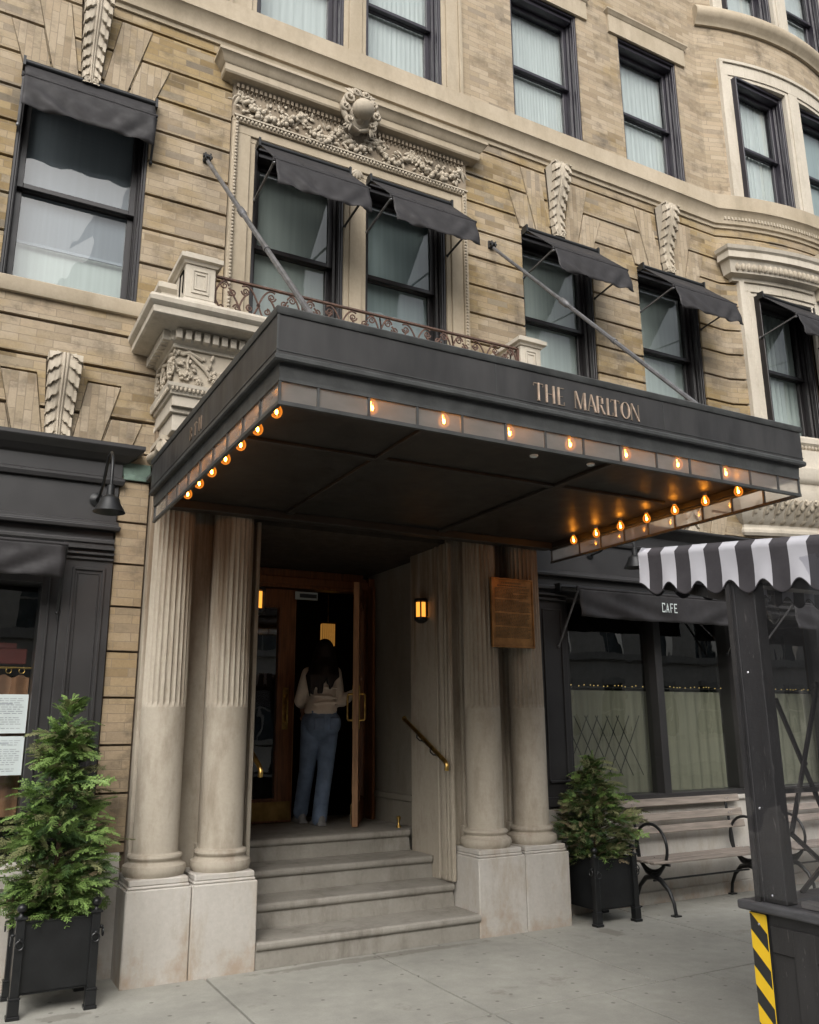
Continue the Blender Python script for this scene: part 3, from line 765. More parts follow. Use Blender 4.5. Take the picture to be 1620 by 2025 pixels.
# ---- entablature and balcony ---------------------------------------------
ex0,ex1,ey=1.235,4.675,5.80
ent=[(ex0,WY+.03),(ex0,ey),(ex1,ey),(ex1,WY+.03)]
mb=MB(); mb.box(ex0,ex1,ey,WY+.2,3.95,4.25); en=part(mb,'entablature',M['stone_c'])
mb=MB(); mb.sweep([(-.05,4.235),(.02,4.235),(.02,4.262),(.045,4.28),(.045,4.345),(.055,4.355),(.105,4.37),(.20,4.375),(.215,4.385),(.215,4.435),(.225,4.44),(.245,4.46),(.25,4.49),(.235,4.515),(.20,4.525),(-.05,4.56)],ent)
mb.sweep([(-.05,3.80),(.0,3.80),(.0,3.875),(.018,3.88),(.022,3.905),(.045,3.93),(.05,3.955),(-.05,3.955)],ent)
mb.build('cornice',M['stone_w'],en,smooth=30)
mb=MB(); x=ex0-.02
while x<ex1+.02: mb.box(x,x+.044,ey-.098,ey-.03,4.278,4.352); x+=.066
y=ey-.02
while y<WY: mb.box(ex0-.098,ex0-.03,y,y+.044,4.278,4.352); mb.box(ex1+.03,ex1+.098,y,y+.044,4.278,4.352); y+=.066
mb.build('dentil_row',M['stone_w'],en,bevel=.003)
mb=MB(); x=ex0-.01
while x<ex1: mb.ell((x,ey-.035,3.915),.012,.014,.02,n=6,m=4); x+=.030
y=ey
while y<WY: mb.ell((ex0-.035,y,3.915),.014,.012,.02,n=6,m=4); y+=.030
mb.build('egg_moulding',M['stone_c'],en,smooth=60)
# frieze carving: knotted ribbons and bunches of grapes
mb=MB(); rnd=random.Random(11)
def grapes(P,sc,side=False):
    def E(dx,dd,dz,r):
        if side: mb.ell((P[0]-dd,P[1]+dx,P[2]+dz),r,r,r,n=8,m=5)
        else: mb.ell((P[0]+dx,P[1]-dd,P[2]+dz),r,r,r,n=8,m=5)
    for i in range(22):
        a=rnd.random()*6.28; q=rnd.random()**.5
        E(math.cos(a)*.045*q*sc,.014+.014*(1-q),math.sin(a)*.04*q*sc,.012*sc)
def stem(P,pts,r,side=False):
    mb.tube([((P[0]-d,P[1]+a,P[2]+b) if side else (P[0]+a,P[1]-d,P[2]+b)) for a,b,d in pts],r,6)
x=1.33
while x<4.6:
    P=(x,ey,4.10); stem(P,[(-.08,.10,.0),(-.04,.09,.015),(0,.11,.02),(.05,.09,.02),(.10,.07,.01)],.012)
    ring(mb,(x,ey-.02,4.205),.016,.006)
    stem(P,[(.0,.09,.015),(-.01,.03,.015),(.0,-.02,.015)],.009); stem(P,[(.01,.09,.015),(.06,.05,.02),(.12,.0,.018),(.17,-.06,.01)],.012)
    grapes((x-.02,ey,4.03),1); grapes((x+.18,ey,4.035),.9)
    for k in range(22): leaf(mb,(x+rnd.uniform(-.12,.26),4.09+rnd.uniform(-.09,.09)),rnd.uniform(0,6.28),rnd.uniform(.035,.065),.026,ey-rnd.uniform(.006,.022),rnd.uniform(-.5,.5))
    grapes((x+.08,ey,4.0),.7); grapes((x-.10,ey,4.08),.6)
    x+=.46
for y in (5.86,6.08,6.28):
    P=(ex0,y,4.10); grapes((ex0,y,4.05),1.1,True)
    stem(P,[(-.08,.08,.0),(0,.10,.02),(.08,.06,.01)],.014,True); stem(P,[(0,.1,.01),(.05,.02,.02),(.02,-.05,.02)],.012,True)
    for k in range(8):
        yy=y+rnd.uniform(-.1,.1); zz=4.1+rnd.uniform(-.1,.1); mb.ell((ex0-.012,yy,zz),.010,.03,.014,Matrix.Rotation(rnd.random()*3,3,'X'),n=7,m=5)
mb.build('carved_frieze',M['stone_c'],en,smooth=50)
mb=MB(); mb.box(3.86,4.655,5.86,WY+.2,3.63,3.80); mb.box(3.88,4.63,5.90,WY,3.57,3.63); mb.build('architrave',M['stone_w'],en,bevel=.004)
mb=MB(); mb.box(1.255,2.05,5.86,WY+.2,3.63,3.80); mb.box(1.28,2.03,5.90,WY,3.57,3.63)
mb.sweep([(0,3.76),(.025,3.76),(.025,3.80),(0,3.80)],[(1.255,WY),(1.255,5.86),(2.05,5.86)])
mb.build('architrave',M['stone_w'],en,bevel=.004)
# pedestals and rail of the little balcony
ped=lambda xc:None
for xc in (1.385,4.42):
    mb=MB(); w=.112; y0=5.80
    mb.box(xc-w,xc+w,y0,y0+.42,4.66,4.93)
    mb.sweep([(0,4.55),(.06,4.55),(.045,4.60),(.012,4.64),(.0,4.66)],[(xc-w,y0+.42),(xc-w,y0),(xc+w,y0),(xc+w,y0+.42)])
    mb.box(xc-w,xc+w,y0,y0+.42,4.50,4.66)
    p=part(mb,'balcony_pedestal',M['stone_w'],bevel=.004)
    mb=MB(); mb.sweep([(-.06,4.93),(.012,4.93),(.02,4.95),(.045,4.96),(.045,4.995),(.02,5.01),(-.06,5.03)],[(xc-w,y0+.42),(xc-w,y0),(xc+w,y0),(xc+w,y0+.42)]); mb.box(xc-w-.01,xc+w+.01,y0-.01,y0+.42,4.94,5.022)
    mb.build('cap',M['stone_w'],p,smooth=35)
    mb=MB()
    for a,b in ((.065,.052),(.045,.034)):
        for q in cut([rect(xc-a,xc+a,4.80-.10*a/.065,4.80+.10*a/.065)],[rect(xc-b,xc+b,4.80-.10*b/.065,4.80+.10*b/.065)]):
            mb.add([(x,y0-.008,z) for x,z in q]+[(x,y0+.004,z) for x,z in q],[tuple(range(len(q)))]+[(i,i+len(q),(i+1)%len(q)+len(q),(i+1)%len(q)) for i in range(len(q))])
        for sy in (xc-w,):
            mb.box(sy-.008,sy+.002,y0+.15,y0+.16,4.71,4.89); mb.box(sy-.008,sy+.002,y0+.05,y0+.16,4.89,4.90); mb.box(sy-.008,sy+.002,y0+.05,y0+.06,4.71,4.89)
    mb.build('raised_panel',M['stone_w'],p)
mb=MB(); mb.sweep([(0,4.72),(.03,4.72),(.04,4.80),(.07,4.83),(.07,4.87),(.04,4.89),(0,4.89)],[(1.20,6.35),(1.20,6.12),(1.30,6.12)]); mb.box(1.20,1.35,6.12,6.35,4.5,4.88); part(mb,'balcony_return',M['stone_w'],smooth=30)
mb=MB(); mb.box(1.30,4.62,5.82,WY+.1,4.50,4.56); part(mb,'balcony_floor',M['stone'])
# scrolled iron railing
mb=MB(); ry=5.84; xa,xb=1.50,4.30
mb.bar((xa-.02,ry,4.90),(xb+.02,ry,4.90),.030,.014); mb.bar((xa-.02,ry,4.578),(xb+.02,ry,4.578),.02,.012)
for x in (xa,xb): mb.bar((x,ry,4.56),(x,ry,4.90),.03,.02)
def scroll(c,r,tu,a0,sx,rr=.0075): 
    pp=spiral(c,r,r*.18,tu,a0,sx); mb.tube(pp,[rr*(1-.35*i/(len(pp)-1)) for i in range(len(pp))],5); return pp[0]
def cc(a,b,bend,rr=.0078):
    a=Vector(a);b=Vector(b); m=(a+b)/2+Vector(bend)
    mb.tube([a*(1-t)**2+m*2*t*(1-t)+b*t*t for t in [i/9 for i in range(10)]],rr,5)
nb=8; w=(xb-xa)/nb
for i in range(nb):
    x0=xa+i*w; sg=1 if i%2==0 else -1; xc=x0+w/2
    f=lambda u,z:(xc+sg*u*w,ry,z)
    scroll(f(-.28,4.845),.036,1.6,math.pi*.0,sg); scroll(f(-.10,4.80),.032,1.5,math.pi,sg); scroll(f(.20,4.83),.034,1.6,math.pi,sg)
    scroll(f(.02,4.68),.030,1.5,0,-sg); scroll(f(.30,4.70),.028,1.5,math.pi*.5,sg); scroll(f(-.34,4.66),.028,1.5,math.pi,sg)
    cc(f(-.5,4.74),f(-.22,4.885),(0,0,.10)); cc(f(-.5,4.74),f(-.07,4.60),(.0,0,-.10)); cc(f(-.18,4.83),f(.10,4.66),(0,0,.03))
    cc(f(.5,4.74),f(.12,4.87),(0,0,.12)); cc(f(.5,4.74),f(.22,4.60),(0,0,-.08)); cc(f(.05,4.65),f(.26,4.82),(-.02*sg,0,.03)); cc(f(-.5,4.6),f(-.5,4.88),(.03,0,0))
    mb.ell(f(-.5,4.74),.016,.014,.02,n=8,m=4); mb.ell(f(.5,4.74),.016,.014,.02,n=8,m=4)
    for k in range(5): a=k*1.256; mb.ell((xc+.018*math.cos(a),ry-.006,4.635+.018*math.sin(a)),.010,.006,.010,n=6,m=4)
part(mb,'balcony_railing',M['rust'],smooth=50)

# ---- columns --------------------------------------------------------------
def column(xc,yc=6.205):
    r=.150
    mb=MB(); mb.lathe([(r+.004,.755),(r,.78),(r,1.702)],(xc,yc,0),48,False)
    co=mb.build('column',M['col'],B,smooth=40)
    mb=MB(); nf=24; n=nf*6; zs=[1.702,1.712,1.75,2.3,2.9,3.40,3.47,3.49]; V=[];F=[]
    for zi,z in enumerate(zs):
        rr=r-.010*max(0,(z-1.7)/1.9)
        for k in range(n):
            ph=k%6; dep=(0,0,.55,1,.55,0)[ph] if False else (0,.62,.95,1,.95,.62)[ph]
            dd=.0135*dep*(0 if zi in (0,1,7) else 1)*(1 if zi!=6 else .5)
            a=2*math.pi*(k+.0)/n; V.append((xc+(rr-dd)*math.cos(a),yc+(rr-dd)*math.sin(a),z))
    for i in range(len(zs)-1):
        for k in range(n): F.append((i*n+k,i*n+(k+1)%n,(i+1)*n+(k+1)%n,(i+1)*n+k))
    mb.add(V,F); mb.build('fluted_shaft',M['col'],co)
    mb=MB(); mb.lathe([(.19,.62),(.205,.645),(.21,.665),(.204,.69),(.185,.70),(.178,.705),(.168,.715),(.168,.722),(.176,.728),(.182,.742),(.178,.755),(.165,.76),(.154,.765),(.15,.775)],(xc,yc,0),40)
    mb.build('column_base',M['col'],co,smooth=35)
    mb=MB(); mb.lathe([(.145,3.46),(.158,3.47),(.158,3.485),(.148,3.49),(.165,3.53),(.175,3.56)],(xc,yc,0),32)
    mb.box(xc-.19,xc+.19,yc-.21,yc+.15,3.60,3.635)
    for sx in (-1,1):
        for sy in (-1,1):
            c=(xc+sx*.165,yc+sy*.17-.02,3.545)
            pts=[]
            for i in range(28):
                t=i/27;a=math.pi/2+t*4.2*math.pi; q=.058*(1-t*.85); pts.append((c[0]-sx*.002+sx*math.cos(a)*q*.15,c[1]+sy*math.cos(a)*q,c[2]+math.sin(a)*q))
            mb.tube(pts,[.022*(1-.6*i/27) for i in range(28)],7)
            mb.lathe([(.055,-.015),(.06,0),(.055,.015)],c,16,True,Matrix.Rotation(math.pi/2,3,'Y'))
        mb.tube([(xc+sx*.165,yc-.19,3.55),(xc+sx*.15,yc,3.555),(xc+sx*.165,yc+.15,3.55)],[.05,.038,.05],12)
    mb.build('capital',M['stone_c'],co,smooth=45)
for x in (1.40,1.85,4.055,4.515): column(x)
for a,b in ((1.185,1.605),(1.609,2.055),(3.84,4.283),(4.287,4.725)):
    mb=MB(); mb.box(a,b,5.985,6.42,-.02,.565)
    mb.box(a+.012,b-.012,6.0,6.42,.565,.585); mb.box(a+.018,b-.018,6.006,6.42,.585,.625)
    part(mb,'plinth',M['marble'],bevel=.007)
mb=MB()      # stone wall and slim pilasters behind the columns
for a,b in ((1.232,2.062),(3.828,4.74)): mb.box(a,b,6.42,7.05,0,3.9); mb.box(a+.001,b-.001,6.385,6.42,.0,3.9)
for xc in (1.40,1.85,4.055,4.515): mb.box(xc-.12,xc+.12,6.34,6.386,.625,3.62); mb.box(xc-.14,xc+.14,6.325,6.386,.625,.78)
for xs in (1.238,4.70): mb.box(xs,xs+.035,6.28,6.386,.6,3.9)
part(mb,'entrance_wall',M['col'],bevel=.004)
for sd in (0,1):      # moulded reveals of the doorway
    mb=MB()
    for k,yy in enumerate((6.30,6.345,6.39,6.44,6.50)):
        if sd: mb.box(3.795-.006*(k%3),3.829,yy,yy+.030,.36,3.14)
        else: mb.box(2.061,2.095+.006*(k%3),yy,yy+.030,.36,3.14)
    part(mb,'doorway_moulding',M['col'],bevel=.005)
# ---- steps ----------------------------------------------------------------
def nosing(y,z,y1): # profile in (y,z)
    return [(y+.03,z-.17),(y+.03,z-.052),(y+.012,z-.05),(y+.003,z-.040),(y,z-.026),(y+.003,z-.011),(y+.014,z-.001),(y+.03,z),(y1,z+.002),(y1,z-.17)]
st=empty('entrance_steps',(0,0,0),None,None); del st['label']; del st['category']; st.parent=B
for i,(y,z,y1) in enumerate(((5.965,.172,6.40),(6.315,.343,6.75),(6.66,.514,7.10),(7.05,.685,7.20))):
    mb=MB(); pr=nosing(y,z,y1); x0,x1=2.058,3.838-.004*i
    n=len(pr); V=[(x0,a,b) for a,b in pr]+[(x1-.018 if j in (1,2,3,4,5,6) and i else x1,a,b) for j,(a,b) in enumerate(pr)]
    mb.add(V,[tuple(range(n-1,-1,-1)),tuple(range(n,2*n))]+[(j,(j+1)%n,(j+1)%n+n,j+n) for j in range(n)])
    mb.build('step',M['step'],st,smooth=35)
mb=MB(); mb.box(1.95,4.05,7.19,8.6,.5,.684); mb.box(2.058,3.83,6.7,7.2,0,.50); part(mb,'landing',M['step'])
# ---- vestibule ------------------------------------------------------------
for sx in (1,-1):
    mb=MB(); X=lambda u:(2.945+sx*u)
    def bx(a,b,*r): p,q=sorted((X(a),X(b))); mb.box(p,q,*r)
    bx(.885,1.3,6.421,7.05,.0,3.2) if False else None
    bx(1.02,1.3,7.05,8.35,.5,3.3)
    bx(.99,1.02,7.08,8.0,.684,.90); bx(.975,1.02,7.06,8.02,.90,.955)
    bx(1.0,1.02,7.05,7.12,.955,3.14)
    part(mb,'vestibule_wall',M['recess'],bevel=.004)
mb=MB(); mb.box(1.7,4.2,6.40,8.5,3.145,3.3); part(mb,'vestibule_ceiling',M['dark2'])
# door case
mb=MB(); dy=8.2
mb.box(2.0,2.12,dy-.06,dy+.10,.684,3.10); mb.box(3.90,4.0,dy-.10,dy+.10,.684,3.10); mb.box(3.86,3.90,dy-.03,dy+.10,.684,3.10)
mb.box(2.12,3.86,dy-.05,dy+.10,2.95,3.14); mb.box(2.12,3.9,dy-.075,dy-.05,2.98,3.06); mb.box(2.12,2.17,dy-.02,dy+.1,.684,2.95)
mb.box(3.90,3.93,dy-.20,dy-.10,.684,3.0)
part(mb,'door_case',M['wood'],bevel=.006)
def door(name,hx,hy,ang,w,parent=B):
    e=bpy.data.objects.new(name,None); COL.objects.link(e); e.parent=parent; e.location=(hx,hy,.692); e.rotation_euler=(0,0,ang)
    H=2.24; t=.055
    mb=MB()
    for a,b in ((0,.155),(w-.155,w)): mb.box(a,b,-t/2,t/2,0,H)
    mb.box(.155,w-.155,-t/2,t/2,0,.20); mb.box(.155,w-.155,-t/2,t/2,H-.17,H); 
    for a,b,c,d in ((.155,.175,.20,H-.17),(w-.175,w-.155,.20,H-.17)): mb.box(a,b,-t/2-.008,t/2+.008,c,d)
    mb.box(.175,w-.175,-t/2-.008,t/2+.008,.20,.22); mb.box(.175,w-.175,-t/2-.008,t/2+.008,H-.19,H-.17)
    o=mb.build('door_frame',M['wood'],None,bevel=.003); o.parent=e
    mb=MB(); mb.box(w,w+.006,-t/2+.001,t/2-.001,0,H); o=mb.build('door_edge',M['wood_e'],None); o.parent=e
    mb=MB(); mb.quad((.17,0,.21),(w-.17,0,.21),(w-.17,0,H-.18),(.17,0,H-.18)); o=mb.build('pane',M['glass_shop'],None); o.parent=e
    mb=MB(); mb.box(.01,w-.01,-t/2-.012,-t/2-.009,.02,.19); o=mb.build('kick_plate',M['kick'],None); o.parent=e
    for sd in (-1,1):
        mb=MB(); xx=w-.085; y=sd*(t/2)
        mb.box(xx-.03,xx+.03,min(y,y+sd*.006),max(y,y+sd*.006),.86,1.26)
        yy=sd*(t/2+.055)
        mb.tube([(xx,y,.94),(xx,yy*.9,.94),(xx,yy,.955),(xx,yy,1.165),(xx,yy*.9,1.18),(xx,y,1.18)],.011,8)
        o=mb.build('handle',M['brass'],None,smooth=50); o.parent=e
    return e
door('door',2.19,dy,0,.92); 
a=math.atan2(7.45-dy,3.45-3.86); door('door',3.86,dy-.01,a,math.hypot(.41,.75))
mb=MB(); mb.box(1.5,6.0,dy+.1,dy+.12,.684,3.3) if False else None
# lobby beyond the doors
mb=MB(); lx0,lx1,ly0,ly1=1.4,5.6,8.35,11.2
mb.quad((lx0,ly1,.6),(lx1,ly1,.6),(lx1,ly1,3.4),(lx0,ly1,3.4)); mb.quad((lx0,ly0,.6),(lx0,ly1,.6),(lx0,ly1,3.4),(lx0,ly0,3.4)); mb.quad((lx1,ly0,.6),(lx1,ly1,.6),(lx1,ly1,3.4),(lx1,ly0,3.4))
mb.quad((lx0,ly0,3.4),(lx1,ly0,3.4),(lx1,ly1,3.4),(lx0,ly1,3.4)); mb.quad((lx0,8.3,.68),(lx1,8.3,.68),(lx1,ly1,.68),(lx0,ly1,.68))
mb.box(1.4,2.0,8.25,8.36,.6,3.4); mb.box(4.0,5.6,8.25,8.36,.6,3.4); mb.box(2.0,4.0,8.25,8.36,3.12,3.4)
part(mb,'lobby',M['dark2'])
# ================================================================ shopfronts
mb=MB()      # left shopfront (x < 1.01)
fl=WY-.02
mb.sweep([(0,3.30),(.03,3.30),(.04,3.33),(.04,3.345),(.02,3.36),(.02,3.46),(.05,3.475),(.10,3.51),(.14,3.545),(.15,3.555),(.15,3.585),(0,3.60)],[(X0,fl),(1.0,fl),(1.0,fl+.05)])
mb.sweep([(0,2.86),(.015,2.86),(.015,2.885),(0,2.90)],[(X0,fl),(1.0,fl)]); 
mb.box(X0,1.005,fl+.0,fl+.3,2.98,3.30); mb.sweep([(0,2.955),(.03,2.96),(.035,2.985),(.02,3.0),(.02,3.02),(0,3.03)],[(X0,fl),(1.0,fl),(1.0,fl+.05)])
mb.box(X0,1.0,fl+.04,fl+.3,2.76,2.965)
# pilaster
mb.box(.68,1.004,fl,fl+.3,.76,2.86)
for z0,d in ((2.77,.03),(2.735,.02),(2.81,.035)): mb.box(.675,1.006,fl-d,fl,z0,z0+.018)
mb.box(.68,1.006,fl-.035,fl,.76,.88)
for a,b,c,d in ((.735,.755,.95,2.68),(.935,.955,.95,2.68)): mb.box(a,b,fl-.014,fl,c,d)
mb.box(.735,.955,fl-.013,fl,2.66,2.68); mb.box(.735,.955,fl-.013,fl,.95,.97)
for a,b,c,d in ((.77,.778,.99,2.64),(.912,.92,.99,2.64)): mb.box(a,b,fl-.007,fl,c,d)
mb.box(.77,.92,fl-.006,fl,2.632,2.64)
mb.box(.555,.68,fl+.06,fl+.3,.7,2.80); mb.box(.60,.612,fl+.045,fl+.06,.76,2.72)
mb.box(X0,.56,fl+.05,fl+.3,2.56,2.80); mb.box(X0,.56,fl+.05,fl+.3,.60,.72)
lsf=part(mb,'shopfront',M['shop'],bevel=.004)
mb=MB(); mb.quad((X0,6.47,.7),(.56,6.47,.7),(.56,6.47,2.6),(X0,6.47,2.6)); mb.build('pane',M['glass_shop'],lsf)
mb=MB(); 
V=[];F=[];n=60
for i in range(n+1):
    x=-.6+1.15*i/n; V+=[(x,6.62+.018*math.sin(i*1.1),1.0),(x,6.62+.01*math.sin(i*1.1),1.93+.012*math.cos(i*.55*2))]
for i in range(n): F.append((2*i,2*i+2,2*i+3,2*i+1))
mb.add(V,F); mb.build('curtain',M['brown'],lsf,smooth=60)
mb=MB(); mb.tube([(-.6,6.60,1.985),(.555,6.60,1.985)],.008,6)
for i in range(14): ring(mb,(-.5+i*.083,6.60,1.965),.018,.003)
mb.build('curtain_rod',M['brass'],lsf,smooth=50)
mb=MB(); mb.box(.24,.53,6.75,7.0,2.02,2.13); mb.box(.30,.46,6.76,6.9,2.13,2.17); mb.build('hood_box',M['red'],lsf,bevel=.006)
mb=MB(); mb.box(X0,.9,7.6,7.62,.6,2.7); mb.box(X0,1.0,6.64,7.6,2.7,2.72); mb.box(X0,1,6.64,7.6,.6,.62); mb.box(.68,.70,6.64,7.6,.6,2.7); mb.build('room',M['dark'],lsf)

mb=MB()      # right shopfront
rx1=7.38
mb.sweep([(0,3.28),(.03,3.28),(.04,3.31),(.02,3.34),(.02,3.42),(.05,3.44),(.09,3.465),(.14,3.49),(.15,3.50),(.15,3.52),(0,3.54)],[(4.745,fl+.05),(4.745,fl)]+[(x,fy(x,-.02)) for x in (7.6,7.9,8.3,8.8,9.3,10.0,11.0)])
mb.box(4.742,11,fl-.005,fl+.3,2.94,3.29); mb.sweep([(0,2.93),(.03,2.935),(.035,2.96),(.02,2.98),(0,3.0)],[(4.742,fl),(11,fl)])
mb.box(4.742,11,fl+.03,fl+.3,2.74,2.94); mb.sweep([(0,2.80),(.02,2.81),(.02,2.84),(0,2.85)],[(4.742,fl),(11,fl)])
mb.box(4.742,5.09,fl,fl+.3,.88,2.76)
for z0,d in ((2.70,.03),(2.745,.035)): mb.box(4.742,5.095,fl-d,fl,z0,z0+.018)
for a,b,c,d in ((4.815,4.83,1.08,2.62),(5.02,5.035,1.08,2.62)): mb.box(a,b,fl-.012,fl,c,d)
mb.box(4.815,5.035,fl-.011,fl,2.605,2.62); mb.box(4.815,5.035,fl-.03,fl,1.08,1.10); mb.box(4.742,5.095,fl-.035,fl,.88,.96)
mb.box(5.09,5.135,fl+.03,fl+.25,.93,2.74)
mb.box(6.21,6.30,fl+.03,fl+.2,.93,2.74); mb.box(7.34,7.56,fl-.01,fl+.3,.88,2.76); mb.box(5.09,11,fl+.03,fl+.3,.88,.935)
mb.box(8.7,8.8,fl+.03,fl+.2,.93,2.74); mb.box(9.9,11,fl,fl+.3,.88,2.76)
rsf=part(mb,'shopfront',M['shop'],bevel=.004)
for a,b in ((5.12,6.23),(6.28,7.36),(7.54,8.72),(8.78,9.92)):
    mb=MB(); mb.quad((a,6.46,.92),(b,6.46+random.uniform(-.002,.002),.92),(b,6.46,2.76),(a,6.46,2.76)); mb.build('pane',M['glass_shop'],rsf)
for a,b in ((5.10,6.25),(6.25,7.4),(7.54,9.9)):
    V=[];F=[];n=int((b-a)*70); mb=MB()
    for i in range(n+1):
        x=a+(b-a)*i/n; w=.02*math.sin(i*.62)+.012*math.sin(i*.23+1); V+=[(x,6.62+w,.92),(x,6.62+w*.6,1.86+.008*math.sin(i*.62)),(x,6.62+w*.3,1.90)]
    for i in range(n): F+=[(3*i,3*i+3,3*i+4,3*i+1),(3*i+1,3*i+4,3*i+5,3*i+2)]
    mb.add(V,F); mb.build('curtain',M['cur_cafe'],rsf,smooth=60)
mb=MB()  # crossed bars added behind the pane to stand in for a lattice reflection
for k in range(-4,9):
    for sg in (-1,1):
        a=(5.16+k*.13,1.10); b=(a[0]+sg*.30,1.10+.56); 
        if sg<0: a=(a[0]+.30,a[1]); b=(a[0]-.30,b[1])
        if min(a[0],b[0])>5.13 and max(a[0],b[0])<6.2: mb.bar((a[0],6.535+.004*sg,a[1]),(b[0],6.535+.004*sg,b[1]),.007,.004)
mb.build('reflection_lattice',M['iron'],rsf)
mb=MB(); mb.tube([(5.1,6.6,1.93),(7.4,6.6,1.93)],.008,6); mb.tube([(7.54,6.6,1.93),(9.9,6.6,1.93)],.008,6); mb.build('curtain_rod',M['iron'],rsf)
mb=MB(); x=5.14; rnd=random.Random(5)
while x<9.9:
    mb.ell((x,6.585,1.945+rnd.uniform(-.006,.006)),.006,.006,.006,n=6,m=4); x+=rnd.uniform(.035,.10)
mb.build('fairy_lights',M['fairy'],rsf)
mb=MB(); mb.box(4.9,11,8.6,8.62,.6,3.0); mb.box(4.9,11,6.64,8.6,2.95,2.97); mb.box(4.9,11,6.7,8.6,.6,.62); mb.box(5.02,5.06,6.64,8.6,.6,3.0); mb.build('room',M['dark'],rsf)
mb=MB(); mb.box(5.12,5.28,6.72,6.80,2.20,2.38); mb.build('lit_sconce',emit('dim_amber_shade',(1,.55,.16),.35),rsf)
mb=MB(); mb.box(4.735,11.4,WY-.03,WY+.3,.10,.86); mb.box(4.735,11.4,WY-.06,WY+.3,-.02,.10)
mb.sweep([(-.1,.84),(.03,.84),(.05,.855),(.05,.885),(-.1,.895)],[(5.05,WY-.01),(11.4,WY-.01)]); part(mb,'wall_base',M['marble'],bevel=.004)
# carved corbel under the bay
mb=MB(); path=[(7.68,fy(7.68,.02))]+[(x,fy(x,0)) for x in (7.68,7.9,8.1,8.4,8.7,9.0,9.4,9.8,10.3,11)]
mb.sweep([(0,3.60),(.03,3.60),(.05,3.63),(.05,3.66),(.03,3.69),(.03,3.72),(.08,3.76),(.17,3.90),(.20,4.0),(.20,4.10),(.17,4.11),(.17,4.18),(.20,4.2),(.22,4.24),(.22,4.36),(.17,4.38),(.15,4.46),(.15,4.60),(0,4.62)],path)
part(mb,'bay_corbel',M['stone_w'],smooth=30)
mb=MB(); x=7.72; rnd=random.Random(9)
while x<10.9:
    y=fy(x,0)
    for k in range(5):
        t=k/4; mb.ell((x+.02*math.sin(k*2.1)+.05*t,y-.06-.15*t,3.76+.20*t),.040,.022,.05,Matrix.Rotation(.8-t,3,'X')@Matrix.Rotation(.5,3,'Y'),n=7,m=5)
    for sg in (-1,1):
        mb.tube([(x,y-.06,3.75),(x+sg*.035,y-.13,3.84),(x+sg*.05,y-.20,3.94),(x+sg*.03,y-.235,3.97)],[.008,.015,.018,.01],6)
    x+=.125
mb.build('acanthus_leaf',M['stone_c'],B,smooth=50)

# ================================================================ entrance canopy
C=empty('entrance_canopy',(1.17,3.4,2.97),'dark bronze metal canopy with lit amber bulbs over the entrance steps','canopy')
CX0,CX1,CY0,CY1=1.172,4.728,3.40,6.02
U=[(CX0,CY1),(CX0,CY0),(CX1,CY0),(CX1,CY1)]
mb=MB(); mb.sweep([(0,3.205),(0,3.405),(-.03,3.405),(-.03,3.205)],U); mb.build('fascia',M['canopy'],C)
mb=MB()
mb.sweep([(-.02,3.400),(.006,3.400),(.010,3.410),(.012,3.432),(.004,3.440),(-.03,3.443)],U)
mb.sweep([(-.04,3.172),(.006,3.172),(.012,3.18),(.012,3.196),(.003,3.207),(-.04,3.207)],U)
mb.build('cornice_moulding',M['canopy_edge'],C,smooth=30)
mb=MB()
for x in (2.36,3.53): mb.box(x-.002,x+.002,CY0-.0015,CY0+.001,3.207,3.40)
mb.box(CX0-.003,CX0+.006,CY0-.003,CY0+.006,3.207,3.40); mb.box(CX0-.0015,CX0+.001,4.68,4.684,3.207,3.40)
mb.sweep([(0,3.222),(.003,3.222),(.003,3.226),(0,3.226)],U)
mb.build('panel_seam',M['canopy_edge'],C)
mb=MB(); mb.sweep([(-.035,3.10),(-.026,3.10),(-.02,3.172),(-.035,3.172)],U); mb.box(CX0+.02,CX1-.02,CY0+.02,CY1+.3,3.36,3.385); mb.build('lower_band',M['canopy_edge'],C)
G=[(1.200,CY1-.02),(1.200,3.430),(4.700,3.430),(4.700,CY1-.02)]
fm=[1.388,1.647,1.908,2.166,2.43,2.684,2.942,3.206,3.474,3.738,3.998,4.247,4.499]
sm=[3.70,3.965,4.23,4.50,4.775,5.045,5.325,5.60]
mb=MB()
mb.sweep([(-.014,2.975),(.006,2.975),(.006,2.993),(-.014,2.993)],G); mb.sweep([(-.014,3.088),(.006,3.088),(.006,3.104),(-.014,3.104)],G)
for x in [1.203]+fm+[4.697]: mb.box(x-.006,x+.006,3.426,3.442,2.99,3.09)
for y in sm+[5.985]:
    mb.box(1.196,1.212,y-.006,y+.006,2.99,3.09); mb.box(4.688,4.704,y-.006,y+.006,2.99,3.09)
mb.build('glazing_frame',M['canopy_edge'],C)
gp=[]
e=[1.203]+fm+[4.697]
for a,b in zip(e,e[1:]):
    mb=MB(); mb.quad((a+.006,3.434,2.992),(b-.006,3.434,2.992),(b-.006,3.434,3.089),(a+.006,3.434,3.089)); mb.build('glass_panel',M['glass_can'],C)
e=[3.44]+sm+[5.985]
for a,b in zip(e,e[1:]):
    for x in (1.204,4.696):
        mb=MB(); mb.quad((x,a+.006,2.992),(x,b-.006,2.992),(x,b-.006,3.089),(x,a+.006,3.089)); mb.build('glass_panel',M['glass_can'],C)
mb=MB(); mb.box(CX0+.03,CX1-.03,CY0+.03,6.04,3.150,3.17)
mb.box(1.36,4.54,3.62,5.9,3.12,3.149) if False else None
for x in (2.18,3.52): mb.box(x-.03,x+.03,3.50,6.0,3.128,3.150)
for y in (4.42,): mb.box(1.32,4.5,y-.03,y+.03,3.130,3.1502)
mb.box(1.25,4.66,5.93,6.03,3.09,3.1501); 
